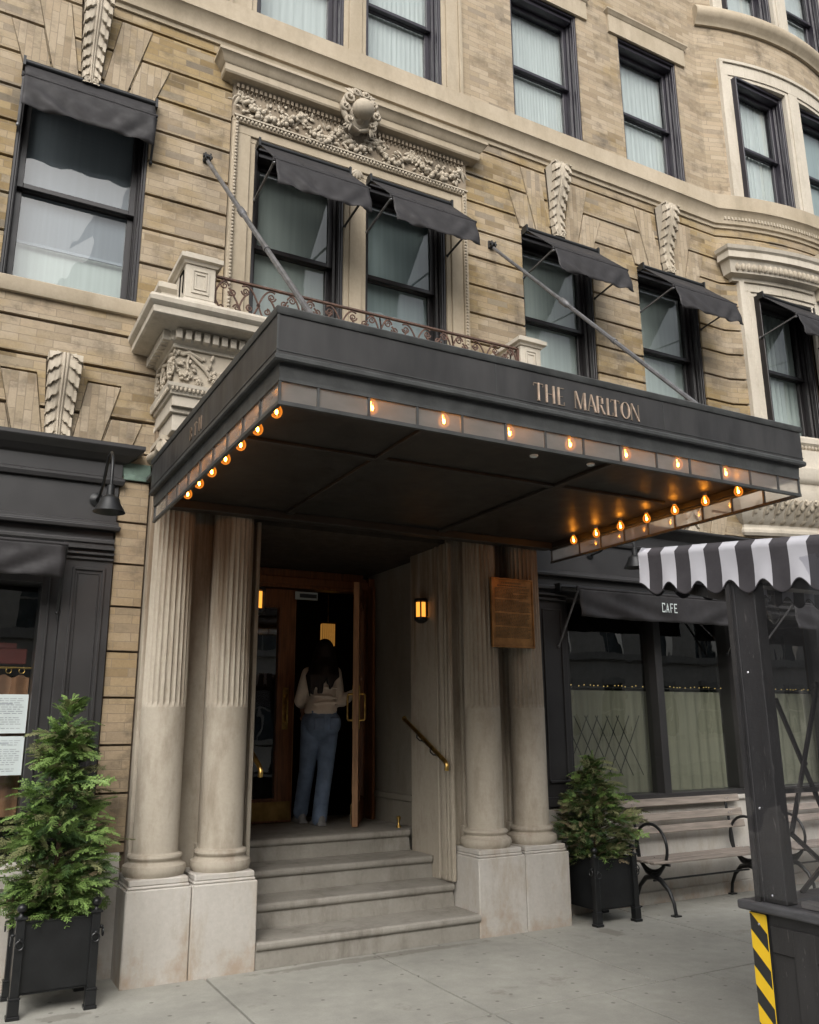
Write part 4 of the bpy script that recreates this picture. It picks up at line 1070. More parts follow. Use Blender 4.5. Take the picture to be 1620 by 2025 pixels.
mb.box(1.215,1.235,3.45,6.0,3.104,3.150); mb.box(4.665,4.685,3.45,6.0,3.104,3.150); mb.box(1.22,4.68,3.445,3.465,3.104,3.150)
mb.build('ceiling',M['ceil'],C,bevel=.003)
mb=MB()
for x,y in ((3.0,3.95),(3.42,3.93)): mb.lathe([(.022,3.140),(.026,3.148),(.026,3.151)],(x,y,0),14)
mb.build('ceiling_plug',M['white'],C)
def bulb(x,y,z=3.085,root=None):
    sc=.98
    mb=MB(); pr=[(.002,-.034),(.012,-.032),(.022,-.025),(.0285,-.012),(.030,.0),(.028,.011),(.022,.024),(.015,.036),(.0115,.045)]
    mb.lathe([(a*sc,b*sc) for a,b in pr],(x,y,z),20,False); b=mb.build('light_bulb',M['bulb'],C,smooth=60,loc=(x,y,z))
    mb=MB(); mb.ell((x,y,z-.002),.0075,.0075,.013,n=8,m=6); mb.tube([(x-.006,y,z+.03),(x-.007,y,z)],.0015,4); f=mb.build('filament',M['fil'],b,loc=(x,y,z))
    mb=MB(); mb.lathe([(.011,.043),(.0135,.046),(.0135,.060),(.018,.061),(.020,.066)],(x,y,z),16); mb.build('socket',M['rod'],b,smooth=40,loc=(x,y,z))
for k in range(7): bulb(1.715+.4078*k,3.535)
for k in range(7): bulb(1.318,3.80+.288*k)
for k in range(7): bulb(4.575,3.80+.288*k)
# ---- letters --------------------------------------------------------------
H=.100
FONT={ # thick strokes (polygons in units of cap height), thin strokes, width
'T':([[(.30,0),(.40,0),(.40,1),(.30,1)]],[[(0,.945),(.70,.945),(.70,1),(0,1)],[(0,.82),(.03,.82),(.03,1),(0,1)],[(.67,.82),(.70,.82),(.70,1),(.67,1)],[(.22,0),(.48,0),(.48,.03),(.22,.03)]],.70),
'H':([[(.08,0),(.19,0),(.19,1),(.08,1)],[(.60,0),(.71,0),(.71,1),(.60,1)]],[[(.19,.49),(.60,.49),(.60,.52),(.19,.52)]],.79),
'E':([[(.08,0),(.19,0),(.19,1),(.08,1)]],[[(.19,0),(.55,0),(.55,.035),(.19,.035)],[(.19,.965),(.55,.965),(.55,1),(.19,1)],[(.19,.49),(.45,.49),(.45,.52),(.19,.52)],[(.52,0),(.55,0),(.55,.2),(.52,.2)]],.62),
'M':([[(.08,1),(.19,1),(.48,.06),(.42,.0)][::-1],[(.74,0),(.86,0),(.86,1),(.74,1)]],[[(.05,0),(.11,0),(.12,1),(.07,1)],[(.43,.0),(.49,.0),(.77,1),(.71,1)],[(.02,0),(.18,0),(.18,.03),(.02,.03)]],.93),
'A':([[(.30,1),(.38,1),(.70,0),(.58,0)][::-1]],[[(.05,0),(.11,0),(.36,.97),(.30,.97)],[(.17,.31),(.50,.31),(.50,.36),(.17,.36)],[(0,0),(.16,0),(.16,.03),(0,.03)]],.74),
'R':([[(.08,0),(.19,0),(.19,1),(.08,1)],[(.30,.48),(.42,.48),(.68,0),(.56,0)][::-1],[(.45,.60),(.55,.60),(.55,.92),(.45,.92)]],[[(.19,.965),(.48,.965),(.48,1),(.19,1)],[(.19,.48),(.48,.48),(.48,.51),(.19,.51)]],.72),
'L':([[(.08,0),(.19,0),(.19,1),(.08,1)]],[[(.19,0),(.55,0),(.55,.035),(.19,.035)],[(.52,0),(.55,0),(.55,.22),(.52,.22)]],.60),
'N':([[(.08,1),(.18,1),(.70,0),(.62,0)][::-1]],[[(.07,0),(.12,0),(.12,.95),(.07,.95)],[(.66,.0),(.71,.0),(.71,1),(.66,1)],[(0,0),(.18,0),(.18,.03),(0,.03)]],.76),
'8':([],[],.6)}
def ringpoly(cx,cz,ro,rz,ri,riz,n=24):
    out=[]
    for k in range(n):
        a=2*math.pi*k/n;b=2*math.pi*(k+1)/n
        out.append([(cx+ri*math.cos(a),cz+riz*math.sin(a)),(cx+ro*math.cos(a),cz+rz*math.sin(a)),(cx+ro*math.cos(b),cz+rz*math.sin(b)),(cx+ri*math.cos(b),cz+riz*math.sin(b))])
    return out
def letter(ch,to3,h,parent,thickmat,thinmat,name):
    mb=MB()
    if ch=='O': tk=ringpoly(.42,.5,.36,.5,.25,.47); tn=[];w=.86
    elif ch=='8': tk=ringpoly(.3,.26,.26,.27,.16,.22)+ringpoly(.3,.75,.22,.25,.13,.20); tn=[]; w=.62
    else: tk,tn,w=FONT[ch]
    for mi,lst,t in ((0,tk,.007),(1,tn,.004)):
        mb.mi=mi
        for p in lst:
            n=len(p); V=[to3(a*h,b*h,t) for a,b in p]+[to3(a*h,b*h,-.002) for a,b in p]
            mb.add(V,[tuple(range(n)),tuple(range(2*n-1,n-1,-1))]+[(i,i+n,(i+1)%n+n,(i+1)%n) for i in range(n)])
    mb.build(name,[thickmat,thinmat],parent)
    return w
xs={0:2.597,1:2.669,2:2.750,4:2.868,5:2.957,6:3.020,7:3.092,8:3.128,9:3.195,10:3.270}
for i,chh in enumerate('THE MARLTON'):
    if chh==' ': continue
    letter(chh,lambda a,b,t,x=xs[i]:(x+a*.92,CY0-t,3.240+b),H,C,M['letter'],M['letter_d'],'sign_letter')
y=4.94
for chh in '8TH':
    w=letter(chh,lambda a,b,t,y0=y:(CX0-t,y0-a,3.250+b),.085,C,simple('faded_side_letters',(.17,.125,.09),.4,metal=.5),M['letter_d'],'sign_letter'); y-=w*.085+.045
# tie rods
for wx,fx in ((1.505,1.44),(4.394,4.12)):
    a=Vector((wx,WY-.01,6.25)); b=Vector((fx,3.56,3.46)); d=(b-a)
    mb=MB(); mb.tube([a+d*.02,a+d*.985],.017,8); m0=a+d*.42; mb.tube([m0,m0+d*.005,m0+d*.035,m0+d*.04],[.017,.027,.027,.017],10)
    mb.tube([a+d*.66,a+d*.67],.022,8)
    r=mb.build('tie_rod',M['rod'],C,smooth=40)
    mb=MB(); mb.obox((wx,WY-.012,6.26),(1,0,0),(0,1,0),(0,0,1),.032,.010,.042); mb.tube([(wx-.04,WY-.05,6.25),(wx+.04,WY-.05,6.25)],.014,8); mb.obox((wx-.022,WY-.04,6.25),(1,0,0),(0,1,0),(0,0,1),.006,.03,.03); mb.obox((wx+.022,WY-.04,6.25),(1,0,0),(0,1,0),(0,0,1),.006,.03,.03)
    for q in ((-.02,.03),(.02,.03),(-.02,-.03),(.02,-.03)): mb.ell((wx+q[0],WY-.022,6.26+q[1]),.008,.009,.009,n=8,m=4)
    mb.build('wall_bracket',M['iron'],r,bevel=.003)
    mb=MB(); mb.obox((fx,3.56,3.43),(1,0,0),(0,1,0),(0,0,1),.03,.05,.025); mb.obox((fx,3.60,3.42),(1,0,0),(0,1,0),(0,0,1),.012,.05,.03); mb.build('foot_bracket',M['rod'],r,bevel=.003)

# ================================================================ awnings
def fabric_awning(name,label,x0,x1,roof,val,group,arm=None,sag=.01,yoff=0,seed=1,text=None):
    """roof=[(y,z) top, (y,z) front bar]; val=(y,z) hem"""
    rnd=random.Random(seed)
    e=empty(name,(x0,roof[0][0],roof[0][1]),label,'awning',group)
    (yt,zt),(yf,zf)=roof; yh,zh=val
    n=28; V=[];F=[]
    for i in range(n+1):
        u=i/n; x=x0+(x1-x0)*u; V+=[(x,yt,zt),(x,(yt+yf)/2,(zt+zf)/2-.012*math.sin(math.pi*u)),(x,yf,zf)]
    for i in range(n): F+=[(3*i,3*i+3,3*i+4,3*i+1),(3*i+1,3*i+4,3*i+5,3*i+2)]
    mb=MB(); mb.add(V,F); o=mb.build('roof_cloth',M['fabric'],e,smooth=60)
    so=o.modifiers.new('s','SOLIDIFY'); so.thickness=.004
    # hanging valance with diagonal drag folds
    V=[];F=[];m=9; n=40
    for i in range(n+1):
        u=i/n
        for j in range(m+1):
            v=j/m; x=x0+(x1-x0)*u
            fold=.015*math.sin((u*3.4-v*1.5)*math.pi*2+seed)*v*math.exp(-((u-.22)/.25)**2)+.014*math.sin((u*4.4+v*1.3)*math.pi*2+1)*v*math.exp(-((u-.85)/.2)**2)+.002*math.sin((u*11+v)*math.pi+seed)*v
            zz=zf+(zh-zf)*v+.004*v*math.sin(u*math.pi*2.3+seed)+.003*v*math.sin(u*23+seed)+.002*v*math.sin(u*61)
            V.append((x,yf+(yh-yf)*v-fold*1.6-.006,zz))
    for i in range(n):
        for j in range(m): a=i*(m+1)+j; F.append((a,a+m+1,a+m+2,a+1))
    mb=MB(); mb.add(V,F); o=mb.build('valance',M['fabric'],e,smooth=80)
    so=o.modifiers.new('s','SOLIDIFY'); so.thickness=.003
    mb=MB()
    for u in (.0,.33,.66,1.0):
        x=x0+(x1-x0)*u; mb.tube([(x,yt,zt+.003),(x,(yt+yf)/2,(zt+zf)/2-.012*math.sin(math.pi*u)+.004),(x,yf,zf+.012)],.0022,4)
    mb.build('seam',M['fabric'],e)
    mb=MB(); mb.tube([(x0-.015,yf,zf),(x1+.015,yf,zf)],.014,10); mb.tube([(x0-.01,yf,zf-.02),(x0-.01,yf,zf+.02)],.012,8)
    mb.build('front_bar',M['fabric'],e,smooth=50)
    mb=MB(); mb.tube([(x0-.01,yt-.01,zt),(x1+.01,yt-.01,zt)],.026,12); mb.box(x0-.02,x0,yt-.05,yt+.03,zt-.05,zt+.03); mb.box(x1,x1+.02,yt-.05,yt+.03,zt-.05,zt+.03); mb.build('roller',M['iron'],e,smooth=50)
    if arm:
        for xx in (x0-.004,x1+.004):
            ya,za=arm; mb=MB(); mb.bar((xx,yf,zf-.02),(xx,ya,za),.018,.010); mb.ell((xx,ya,za),.016,.016,.016,n=8,m=5); mb.ell((xx,yf+.01,zf-.03),.014,.014,.014,n=8,m=5)
            mb.build('arm',M['rod'] if xx<x1 else M['iron'],e)
    return e
g='black awnings over the first floor windows'
def midaw(label,x0,x1,seed,roll=0,dyy=0):
    return fabric_awning('window_awning',label,x0,x1,((WY-.06+dyy,6.53),(5.845+dyy,6.085)),(5.76+dyy,5.80),g,arm=(WY+.0+dyy,6.005),seed=seed)
fabric_awning('window_awning','black canvas awning folded nearly flat over the leftmost window',.06,1.045,((WY-.03,6.60),(WY-.13,6.42)),(WY-.16,6.13),g,arm=(WY-.02,6.05),seed=4)
midaw('black awning on the left half of the carved double window',1.945,2.79,2)
midaw('black awning on the right half of the carved double window',3.02,3.88,3)
midaw('black awning right of the carved double window, above the canopy lettering',4.795,5.72,5)
midaw('black awning left of the curved bay, over a window with plain reveals',6.38,7.30,6)
midaw('black awning on the curved bay at the right edge',8.10,9.0,7,dyy=-.17)
fabric_awning('shop_awning','black canvas awning rolled in over the left shop window with notices',-.9,.655,((WY-.10,2.80),(WY-.24,2.79)),(WY-.25,2.555),'awnings over the shop windows',arm=(WY-.03,2.35),seed=8)
ca=fabric_awning('shop_awning','black canvas awning lettered CAFE above the curtained window',4.99,7.18,((WY-.06,2.83),(6.0,2.775)),(5.985,2.515),'awnings over the shop windows',arm=(WY-.03,2.28),seed=9)
# CAFE
CF={'C':[(0,0,.09,1),(0,0,.42,.11),(0,.89,.42,1),(.33,.75,.42,1),(.33,0,.42,.25)],'A':'A','F':[(0,0,.10,1),(0,.89,.40,1),(0,.46,.33,.56)],'E':[(0,0,.10,1),(0,.89,.42,1),(0,.46,.35,.56),(0,0,.42,.11)]}
mb=MB(); x=5.948
for ch in 'CAFE':
    h=.088
    def pt(a,b): return (x+a*h,5.965-.012,2.605+b*h)
    if ch=='A':
        for q in ([(0,0),(.10,0),(.26,1),(.18,1)],[(.34,0),(.44,0),(.26,1),(.18,1)],[(.09,.26),(.35,.26),(.35,.36),(.09,.36)]): mb.poly([(x+a*h,5.95-(.001 if q[0][1]>.2 else 0),2.605+b*h) for a,b in q])
        x+=.055
    else:
        for k,(a,b,c,d) in enumerate(CF[ch]): mb.poly([(x+p*h,5.95-.0005*k,2.605+q*h) for p,q in ((a,b),(c,b),(c,d),(a,d))])
        x+=.050
mb.build('lettering',M['white'],ca)
fabric_awning('shop_awning','black canvas awning seen through the shed film over the far cafe window',7.62,9.7,((WY-.20,2.83),(5.80,2.775)),(5.78,2.515),'awnings over the shop windows',arm=(WY-.03,2.28),seed=10)

# ================================================================ wall fittings
def barn_lamp(x,label,dy=0):
    e=empty('barn_lamp',(x,WY-.02,3.18),label,'wall lamp','barn lamps on the shop fascias')
    y0=fl; mb=MB(); mb.lathe([(.045,0),(.05,.012),(.035,.022),(.02,.03)],(x,y0,3.18),16,True,Matrix.Rotation(math.pi/2,3,'X')); mb.build('base',M['iron'],e,smooth=40)
    pts=[(x,y0-.02,3.18),(x,y0-.12,3.19),(x,y0-.26,3.25)]
    for k in range(9): a=math.pi*(.95-k*.95/8); pts.append((x,y0-.42-.11*math.cos(a)*-1*-1,3.265+.07*math.sin(a)))
    pts=[(x,y0-.02,3.17),(x,y0-.16,3.18),(x,y0-.28,3.24),(x,y0-.36,3.33),(x,y0-.44,3.385),(x,y0-.53,3.385),(x,y0-.60,3.33),(x,y0-.62,3.26),(x,y0-.62,3.12)]
    mb=MB(); mb.tube(pts,.011,8); mb.build('gooseneck',M['iron'],e,smooth=50)
    mb=MB(); mb.lathe([(.014,3.135),(.024,3.13),(.026,3.065),(.05,3.05),(.062,3.035),(.068,3.01),(.10,2.955),(.103,2.948),(.097,2.950),(.06,3.005),(.02,3.03)],(x,y0-.62,0),28,False); mb.build('shade',M['iron'],e,smooth=50)
barn_lamp(.855,'black gooseneck barn lamp on the left shop fascia beside the brick pier')
barn_lamp(5.42,'black gooseneck barn lamp half hidden behind the right end of the canopy')
def sconce(x,sg,label,sy=6.74,sz=0):
    e=empty('lantern_sconce',(x,6.74,2.6),label,'wall lantern','lanterns on the entrance side walls')
    xc=x-sg*.06
    mb=MB(); mb.lathe([(.03,2.70),(.062,2.695),(.066,2.67),(.05,2.662)],(xc,6.74,0),12); mb.lathe([(.05,2.53),(.066,2.525),(.06,2.50),(.025,2.475)],(xc,6.74,0),12)
    for k in range(6):
        a=math.pi*2*k/6; mb.bar((xc+.057*math.cos(a),6.74+.057*math.sin(a),2.52),(xc+.057*math.cos(a),6.74+.057*math.sin(a),2.68),.013,.010)
    mb.bar((xc,6.74,2.6),(x,6.74,2.6),.05,.12); mb.build('cage',M['iron'],e,smooth=40)
    mb=MB(); mb.lathe([(.047,2.53),(.047,2.665)],(xc,6.74,0),12); mb.build('lantern_glass',M['lampglass'],e,smooth=60); e.location.y+=sy-6.74; e.location.z+=sz
sconce(3.828,1,'black caged lantern glowing amber on the right wall of the entrance')
sconce(2.075,-1,'amber lantern on the left wall of the entrance behind the columns',6.46,-.05)
def handrail(x,sg,label):
    e=empty('handrail',(x,6.6,1.3),label,'handrail','brass handrails up the entrance steps')
    xr=x-sg*.085; a=Vector((xr,7.02,1.64)); b=Vector((xr,6.31,1.29)); mb=MB(); mb.tube([a,b,b+Vector((0,-.03,-.03)),b+Vector((0,-.02,-.07))],.019,10); mb.ell(a,.024,.024,.024); mb.build('rail',M['brass'],e,smooth=50)
    for t in (.33,.66):
        p=a.lerp(b,t); mb=MB(); mb.tube([p,p+Vector((0,0,-.05)),p+Vector((sg*.03,0,-.075)),p+Vector((sg*.084,0,-.075))],.007,6); mb.lathe([(.026,0),(.02,.012)],p+Vector((sg*.084,0,-.075)),12,True,Matrix.Rotation(-sg*math.pi/2,3,'Y')); mb.build('bracket',M['iron'],e,smooth=50)
handrail(3.826,1,'brass handrail sloping down the right wall of the entrance')
handrail(2.064,-1,'brass handrail at the left side of the steps by the glazed door')
# bronze plaque hung across the right-hand columns
e=empty('wall_plaque',(4.27,6.03,2.5),'tall bronze plaque with raised text across the right pair of columns','plaque')
mb=MB(); mb.box(4.055,4.49,6.018,6.045,2.215,2.81); mb.build('plate',M['bronze'],e,bevel=.003)
mb=MB(); 
for a,b,c,d in ((4.055,4.49,2.215,2.230),(4.055,4.49,2.795,2.81),(4.055,4.07,2.23,2.795),(4.475,4.49,2.23,2.795)): mb.box(a,b,6.010,6.018,c,d)
mb.build('rim',M['bronze'],e,bevel=.003)
mb=MB(); rnd=random.Random(4); z=2.775; 
rows=[(.02,1),(.016,2)]+[(.0085,3)]*8+[(.014,9)]+[(.0085,3)]*9+[(.014,9)]+[(.0085,3)]*9+[(.014,9)]+[(.0085,3)]*8
for h,k in rows:
    if k==9: z-=h; continue
    xa,xb=(4.16,4.385) if k==1 else ((4.12,4.43) if k==2 else (4.09,4.455)); x=xa
    if k==3 and rnd.random()<.1: xb-=rnd.uniform(.08,.2)
    while x<xb:
        w=rnd.uniform(.010,.034); 
        if x+w<xb: mb.box(x,x+w,6.0145,6.018,z-h*.62,z)
        x+=w+.007
    z-=h*1.36
    if z<2.25: break
mb.build('raised_text',M['bronze_d'],e)
mb=MB(); mb.box(4.10,4.14,6.045,6.06,2.3,2.7); mb.box(4.42,4.46,6.045,6.07,2.3,2.7); mb.build('fixing',M['iron'],e)
# small notice on the transom, door closer, brass stop
e=empty('door_notice',(3.09,8.14,2.84),'small white printed notice above the open door','notice'); 
mb=MB(); mb.box(3.087,3.332,8.135,8.142,2.835,2.915); mb.build('paper',M['white'],e); mb=MB(); mb.box(3.135,3.32,8.1325,8.135,2.855,2.895); mb.build('print',M['ink'],e)
e=empty('door_stop',(3.80,7.2,.69),'small brass door stop on the landing by the right wall','door stop'); mb=MB(); mb.lathe([(.025,.686),(.02,.70),(.012,.71),(.012,.75),(.02,.755),(.02,.78),(.008,.785)],(3.80,7.25,0),14); mb.build('post',M['brass'],e,smooth=40)
# lobby lamp
e=empty('lobby_lamp',(4.2,10.3,2.7),'glowing square brass lamp inside the dark lobby above the person','lamp'); mb=MB(); mb.box(4.17,4.345,10.0,10.08,2.56,2.84); mb.build('lamp_shade',M['lampglow'],e,bevel=.01); mb=MB(); mb.box(4.16,4.355,9.99,10.09,2.84,2.86); mb.box(4.16,4.355,9.99,10.09,2.54,2.56); mb.tube([(4.26,10.04,2.86),(4.26,10.04,3.4)],.01,6)
for i in range(7): mb.box(4.17+i*.028,4.173+i*.028,9.992,10.0,2.56,2.84)
mb.build('frame',M['brass'],e)
# notices in the left shop window
for i,(z0,z1,lab) in enumerate(((1.545,1.80,'upper pale printed notice inside the left shop window'),(1.275,1.525,'lower pale printed notice inside the left shop window'))):
    e=empty('paper_notice',(.3,6.462,z0),lab,'notice','printed notices in the left shop window'); mb=MB(); mb.quad((.10,6.463,z0),(.545,6.463,z0),(.545,6.463,z1),(.10,6.463,z1)); mb.build('paper',M['white'],e)
    mb=MB(); rnd=random.Random(i); z=z1-.03
    while z>z0+.02:
        x=.13+rnd.random()*.03; 
        if rnd.random()<.85:
            while x<.50:
                w=rnd.uniform(.01,.045); mb.quad((x,6.4615,z),(min(x+w,.52),6.4615,z),(min(x+w,.52),6.4615,z+.0045),(x,6.4615,z+.0045)); x+=w+.008
        z-=.014
    mb.quad((.2,6.4612,z0+.19 if i==0 else z0+.2),(.45,6.4612,z0+.19 if i==0 else z0+.2),(.45,6.4612,z0+.197 if i==0 else z0+.212),(.2,6.4612,z0+.197 if i==0 else z0+.212))
    mb.build('print',simple('grey_print',(.30,.33,.35),.8,bump=0),e)

# ================================================================ planters and shrubs
def planter(x,y,label):
    e=empty('iron_planter',(x,y,0),label,'planter','square black planters beside the entrance'); w=.205
    mb=MB()
    for a,b,c,d in ((-w,w,-w,-w+.012),(-w,w,w-.012,w),(-w,-w+.012,-w+.012,w-.012),(w-.012,w,-w+.012,w-.012)): mb.box(x+a,x+b,y+c,y+d,.12,.492)
    mb.box(x-w,x+w,y-w,y+w,.115,.13)
    for a,b,c,d in ((-w-.006,w+.006,-w-.006,-w+.012),(-w-.006,w+.006,w-.012,w+.006),(-w-.006,-w+.012,-w,w),(w-.012,w+.006,-w,w)): mb.box(x+a,x+b,y+c,y+d,.490,.502)
    mb.build('box',M['iron'],e,bevel=.003)
    for sx in (-1,1):
        for sy in (-1,1):
            cx,cy=x+sx*(w),y+sy*(w); mb=MB(); mb.box(cx-.024,cx+.024,cy-.024,cy+.024,.10,.515)
            mb.box(cx-.030,cx+.030,cy-.030,cy+.030,.02,.10); mb.box(cx-.036,cx+.036,cy-.036,cy+.036,0,.02); mb.box(cx-.032,cx+.032,cy-.032,cy+.032,.10,.112)
            mb.box(cx-.034,cx+.034,cy-.034,cy+.034,.515,.528)
            l=mb.build('leg',M['iron'],e,bevel=.003)
            mb=MB(); mb.lathe([(.022,.528),(.010,.540),(.010,.548),(.022,.556),(.028,.572),(.022,.590),(.004,.598)],(cx,cy,0),14); mb.build('finial',M['iron'],l,smooth=50)
            mb=MB(); hx,hy=cx+sx*.03,cy+sy*.0; pts=[]
            for k in range(12): a=2*math.pi*k/12; pts.append((cx+sx*.045,cy+math.cos(a)*.022,.405+math.sin(a)*.024) if sx<0 or True else 0)
            mb.tube(pts,.0045,6,closed=True); mb.ell((cx+sx*.035,cy,.433),.014,.011,.010); mb.build('ring_handle',M['iron'],l,smooth=50)
            if sy<0:
                mb=MB(); pts=[(cx+math.cos(2*math.pi*k/12)*.022,cy-.042,.385+math.sin(2*math.pi*k/12)*.024) for k in range(12)]; mb.tube(pts,.0045,6,closed=True); mb.ell((cx,cy-.035,.412),.011,.014,.010); mb.build('ring_handle',M['iron'],l,smooth=50)
    mb=MB(); V=[];F=[];n=14; rnd=random.Random(2)
    for i in range(n+1):
        for j in range(n+1): V.append((x-w+.013+(2*w-.026)*i/n,y-w+.013+(2*w-.026)*j/n,.455+rnd.uniform(0,.035)))
    for i in range(n):
        for j in range(n): a=i*(n+1)+j; F.append((a,a+n+1,a+n+2,a+1))
    mb.add(V,F); mb.build('soil',M['soil'],e)
planter(.765,5.93,'square black iron planter left of the steps, below the tall leggy evergreen')
planter(5.075,6.05,'square black iron planter right of the steps beside the bench')
import numpy as np
def frond_proto(seed,droop):
    """flat fan-like spray of unit length along +X: curving stem with alternate branchlets of scale leaves"""
    rnd=random.Random(seed); V=[];F=[]
    def poly(ps): n=len(V); V.extend([tuple(p) for p in ps]); F.append((n,n+1,n+2,n+3))
    n=9; up=Vector((0,0,1)); side=Vector((0,1,0)); pts=[Vector((i/n,.03*math.sin(i*.8+seed),-droop*(i/n)**2*.5)) for i in range(n+1)]
    for i in range(n): a,b=pts[i],pts[i+1]; poly([a-side*.022,a+side*.022,b+side*.016,b-side*.016])
    for i in range(1,n+1):
        t=i/n; c=pts[i]; dd=(pts[i]-pts[i-1]).normalized()
        for sg in (-1,1):
            l=.46*(1-t*.60)*rnd.uniform(.7,1.2); ang=.72+rnd.uniform(-.18,.18)
            q=(dd*math.cos(ang)+side*sg*math.sin(ang)+up*rnd.uniform(-.35,.15)).normalized(); pr=c; s2=q.cross(up).normalized()
            for k in range(1,4):
                e=c+q*l*k/3-up*.14*l*(k/3)**2; ww=.046*(1-.25*k/3); mid=(pr+e)/2
                poly([pr,mid+s2*ww,e,mid-s2*ww])
                if k<=2:
                    for s3 in (-1,1):
                        q2=(q*.75+s2*s3*.7).normalized(); e2=e+q2*l*.30; m2=(e+e2)/2; w3=q2.cross(up).normalized()*ww*.75; poly([e,m2+w3,e2,m2-w3])
                pr=e
    return np.array(V),np.array(F)
PROTO=[frond_proto(i,.15+.22*i) for i in range(5)]
class Cloud:
    def __init__(s): s.V=[];s.F=[];s.M=[];s.n=0
    def add(s,p,d,L,rnd,mi,di=None):
        V,F=PROTO[rnd.randrange(5) if di is None else di]
        x=Vector(d).normalized(); y=Vector((0,0,1)).cross(x)
        if y.length<.1: y=Vector((0,1,0))
        y.normalize(); z=x.cross(y); r=rnd.gauss(0,.55); y2=y*math.cos(r)+z*math.sin(r); z2=z*math.cos(r)-y*math.sin(r)
        A=np.array([x*L,y2*L,z2*L])
        s.V.append(V@A+np.array(p)); s.F.append(F+s.n); s.M.append(np.full(len(F),mi)); s.n+=len(V)
    def build(s,name,mats,parent):
        V=np.concatenate(s.V);F=np.concatenate(s.F);Mi=np.concatenate(s.M)
        pl=Vector((0,0,0));q=parent
        while q is not None: pl+=Vector(q.location); q=q.parent
        V=V-np.array(pl)
        me=bpy.data.meshes.new(name); me.vertices.add(len(V)); me.vertices.foreach_set('co',V.ravel())
        me.loops.add(len(F)*4); me.loops.foreach_set('vertex_index',F.ravel().astype(np.int32)); me.polygons.add(len(F)); me.polygons.foreach_set('loop_start',(np.arange(len(F))*4).astype(np.int32))
        for m in mats: me.materials.append(m)
        me.polygons.foreach_set('material_index',Mi.astype(np.int32)); me.update(calc_edges=True); me.validate()
        o=bpy.data.objects.new(name,me); COL.objects.link(o); o.parent=parent; return o
def shrub(name,cx,cy,z0,H,rad,label,mats,wt,n,seed,Lr=(.07,.13),holes=0):
    rnd=random.Random(seed); e=empty(name,(cx,cy,z0),label,'evergreen','evergreens in the planters')
    mb=MB(); mb.tube([(cx,cy,z0-.03),(cx+.01,cy,z0+H*.4),(cx-.01,cy+.01,z0+H*.75),(cx+.01,cy,z0+H*.97)],[.020,.014,.008,.002],8)
    limbs=[]
    for k in range(46):
        t=rnd.random()**1.1*.94; a=rnd.random()*6.28; r=rad(t,a)*rnd.uniform(.5,.98)
        b=Vector((cx,cy,z0+H*t)); tip=b+Vector((math.cos(a)*r,math.sin(a)*r,r*rnd.uniform(.1,.6))); mb.tube([b,b.lerp(tip,.5)+Vector((0,0,.01)),tip],[.005,.0035,.0015],5)
        limbs.append((b,tip,t,a))
    mb.build('trunk',M['bark'],e,smooth=60)
    cl=Cloud(); clumps=[(rnd.random()**1.15,rnd.random()*6.28,rnd.uniform(.72,1.1)) for k in range(int(n/40))]+[(t,a,(tip-b).length/rad(t,a)) for b,tip,t,a in limbs]
    for k in range(n):
        inner=rnd.random()<.26
        if inner: t=rnd.random()**1.5*.97; a=rnd.random()*6.28; s=1
        else:
            t,a,s=rnd.choice(clumps); t+=rnd.gauss(0,.016); a+=rnd.gauss(0,.24)
        if t<.0 or t>.985: continue
        R0=rad(t,a)*s; L=rnd.uniform(*Lr)*(1 if t<.85 else .75)
        r=R0*(rnd.uniform(0,.62) if inner else rnd.uniform(.5,1.0)**.8)-L*.35; r=max(r,0)
        p=Vector((cx+math.cos(a)*r,cy+math.sin(a)*r,z0+H*t-.02)); d=Vector((math.cos(a)+rnd.gauss(0,.4),math.sin(a)+rnd.gauss(0,.4),rnd.uniform(-.1,.9)))
        if t>.9: d=Vector((math.cos(a)*.7,math.sin(a)*.7,1.0))
        outer=min(1,(r+L*.5)/(R0+1e-3)); 
        w=(wt[0]*(2.1-outer*1.5),wt[1]*(.08+outer*1.35),wt[2]*(.4+outer*.6),wt[3])
        cl.add(p,d,L,rnd,rnd.choices(range(4),w)[0])
    for b,tip,t,a in limbs: cl.add(tip,(tip-b),rnd.uniform(.11,.17),rnd,1 if rnd.random()<.6 else 2,3)
    for k in range(7): cl.add(Vector((cx,cy,z0+H*(.84+.02*k))),Vector((math.cos(k*2.4)*.7,math.sin(k*2.4)*.7,.8)),.11,rnd,1)
    cl.add(Vector((cx,cy,z0+H*.94)),Vector((.1,0,1)),.10,rnd,1,0)
    cl.build('crown',mats,e)
def radL(t,a):
    base=.34*(1-t)**.62 if t>.5 else .30-.05*(t-.25)**2
    prof=[(0,.22),(.12,.27),(.28,.30),(.42,.27),(.50,.20),(.58,.16),(.64,.17),(.70,.10),(.78,.13),(.84,.16),(.90,.11),(.95,.07),(1.0,.02)]
    for (a0,b0),(a1,b1) in zip(prof,prof[1:]):
        if a0<=t<=a1: base=b0+(b1-b0)*(t-a0)/(a1-a0); break
    return base*(1+.22*math.sin(a*2+t*13)+.16*math.sin(a*3-t*25))
def radR(t,a):
    prof=[(0,.22),(.1,.31),(.3,.34),(.5,.29),(.7,.20),(.85,.11),(.95,.05),(1,.01)]
    for (a0,b0),(a1,b1) in zip(prof,prof[1:]):
        if a0<=t<=a1: base=b0+(b1-b0)*(t-a0)/(a1-a0); break
    return base*(1+.12*math.sin(a*3+t*11))
mats=[M['leafA'],M['leafB'],M['leafC'],M['leafD']]
shrub('evergreen_shrub',.745,5.93,.47,1.29,radL,'tall ragged bright green evergreen in the left planter',mats,(1.1,1.5,.5,.05),1550,21,Lr=(.07,.15))
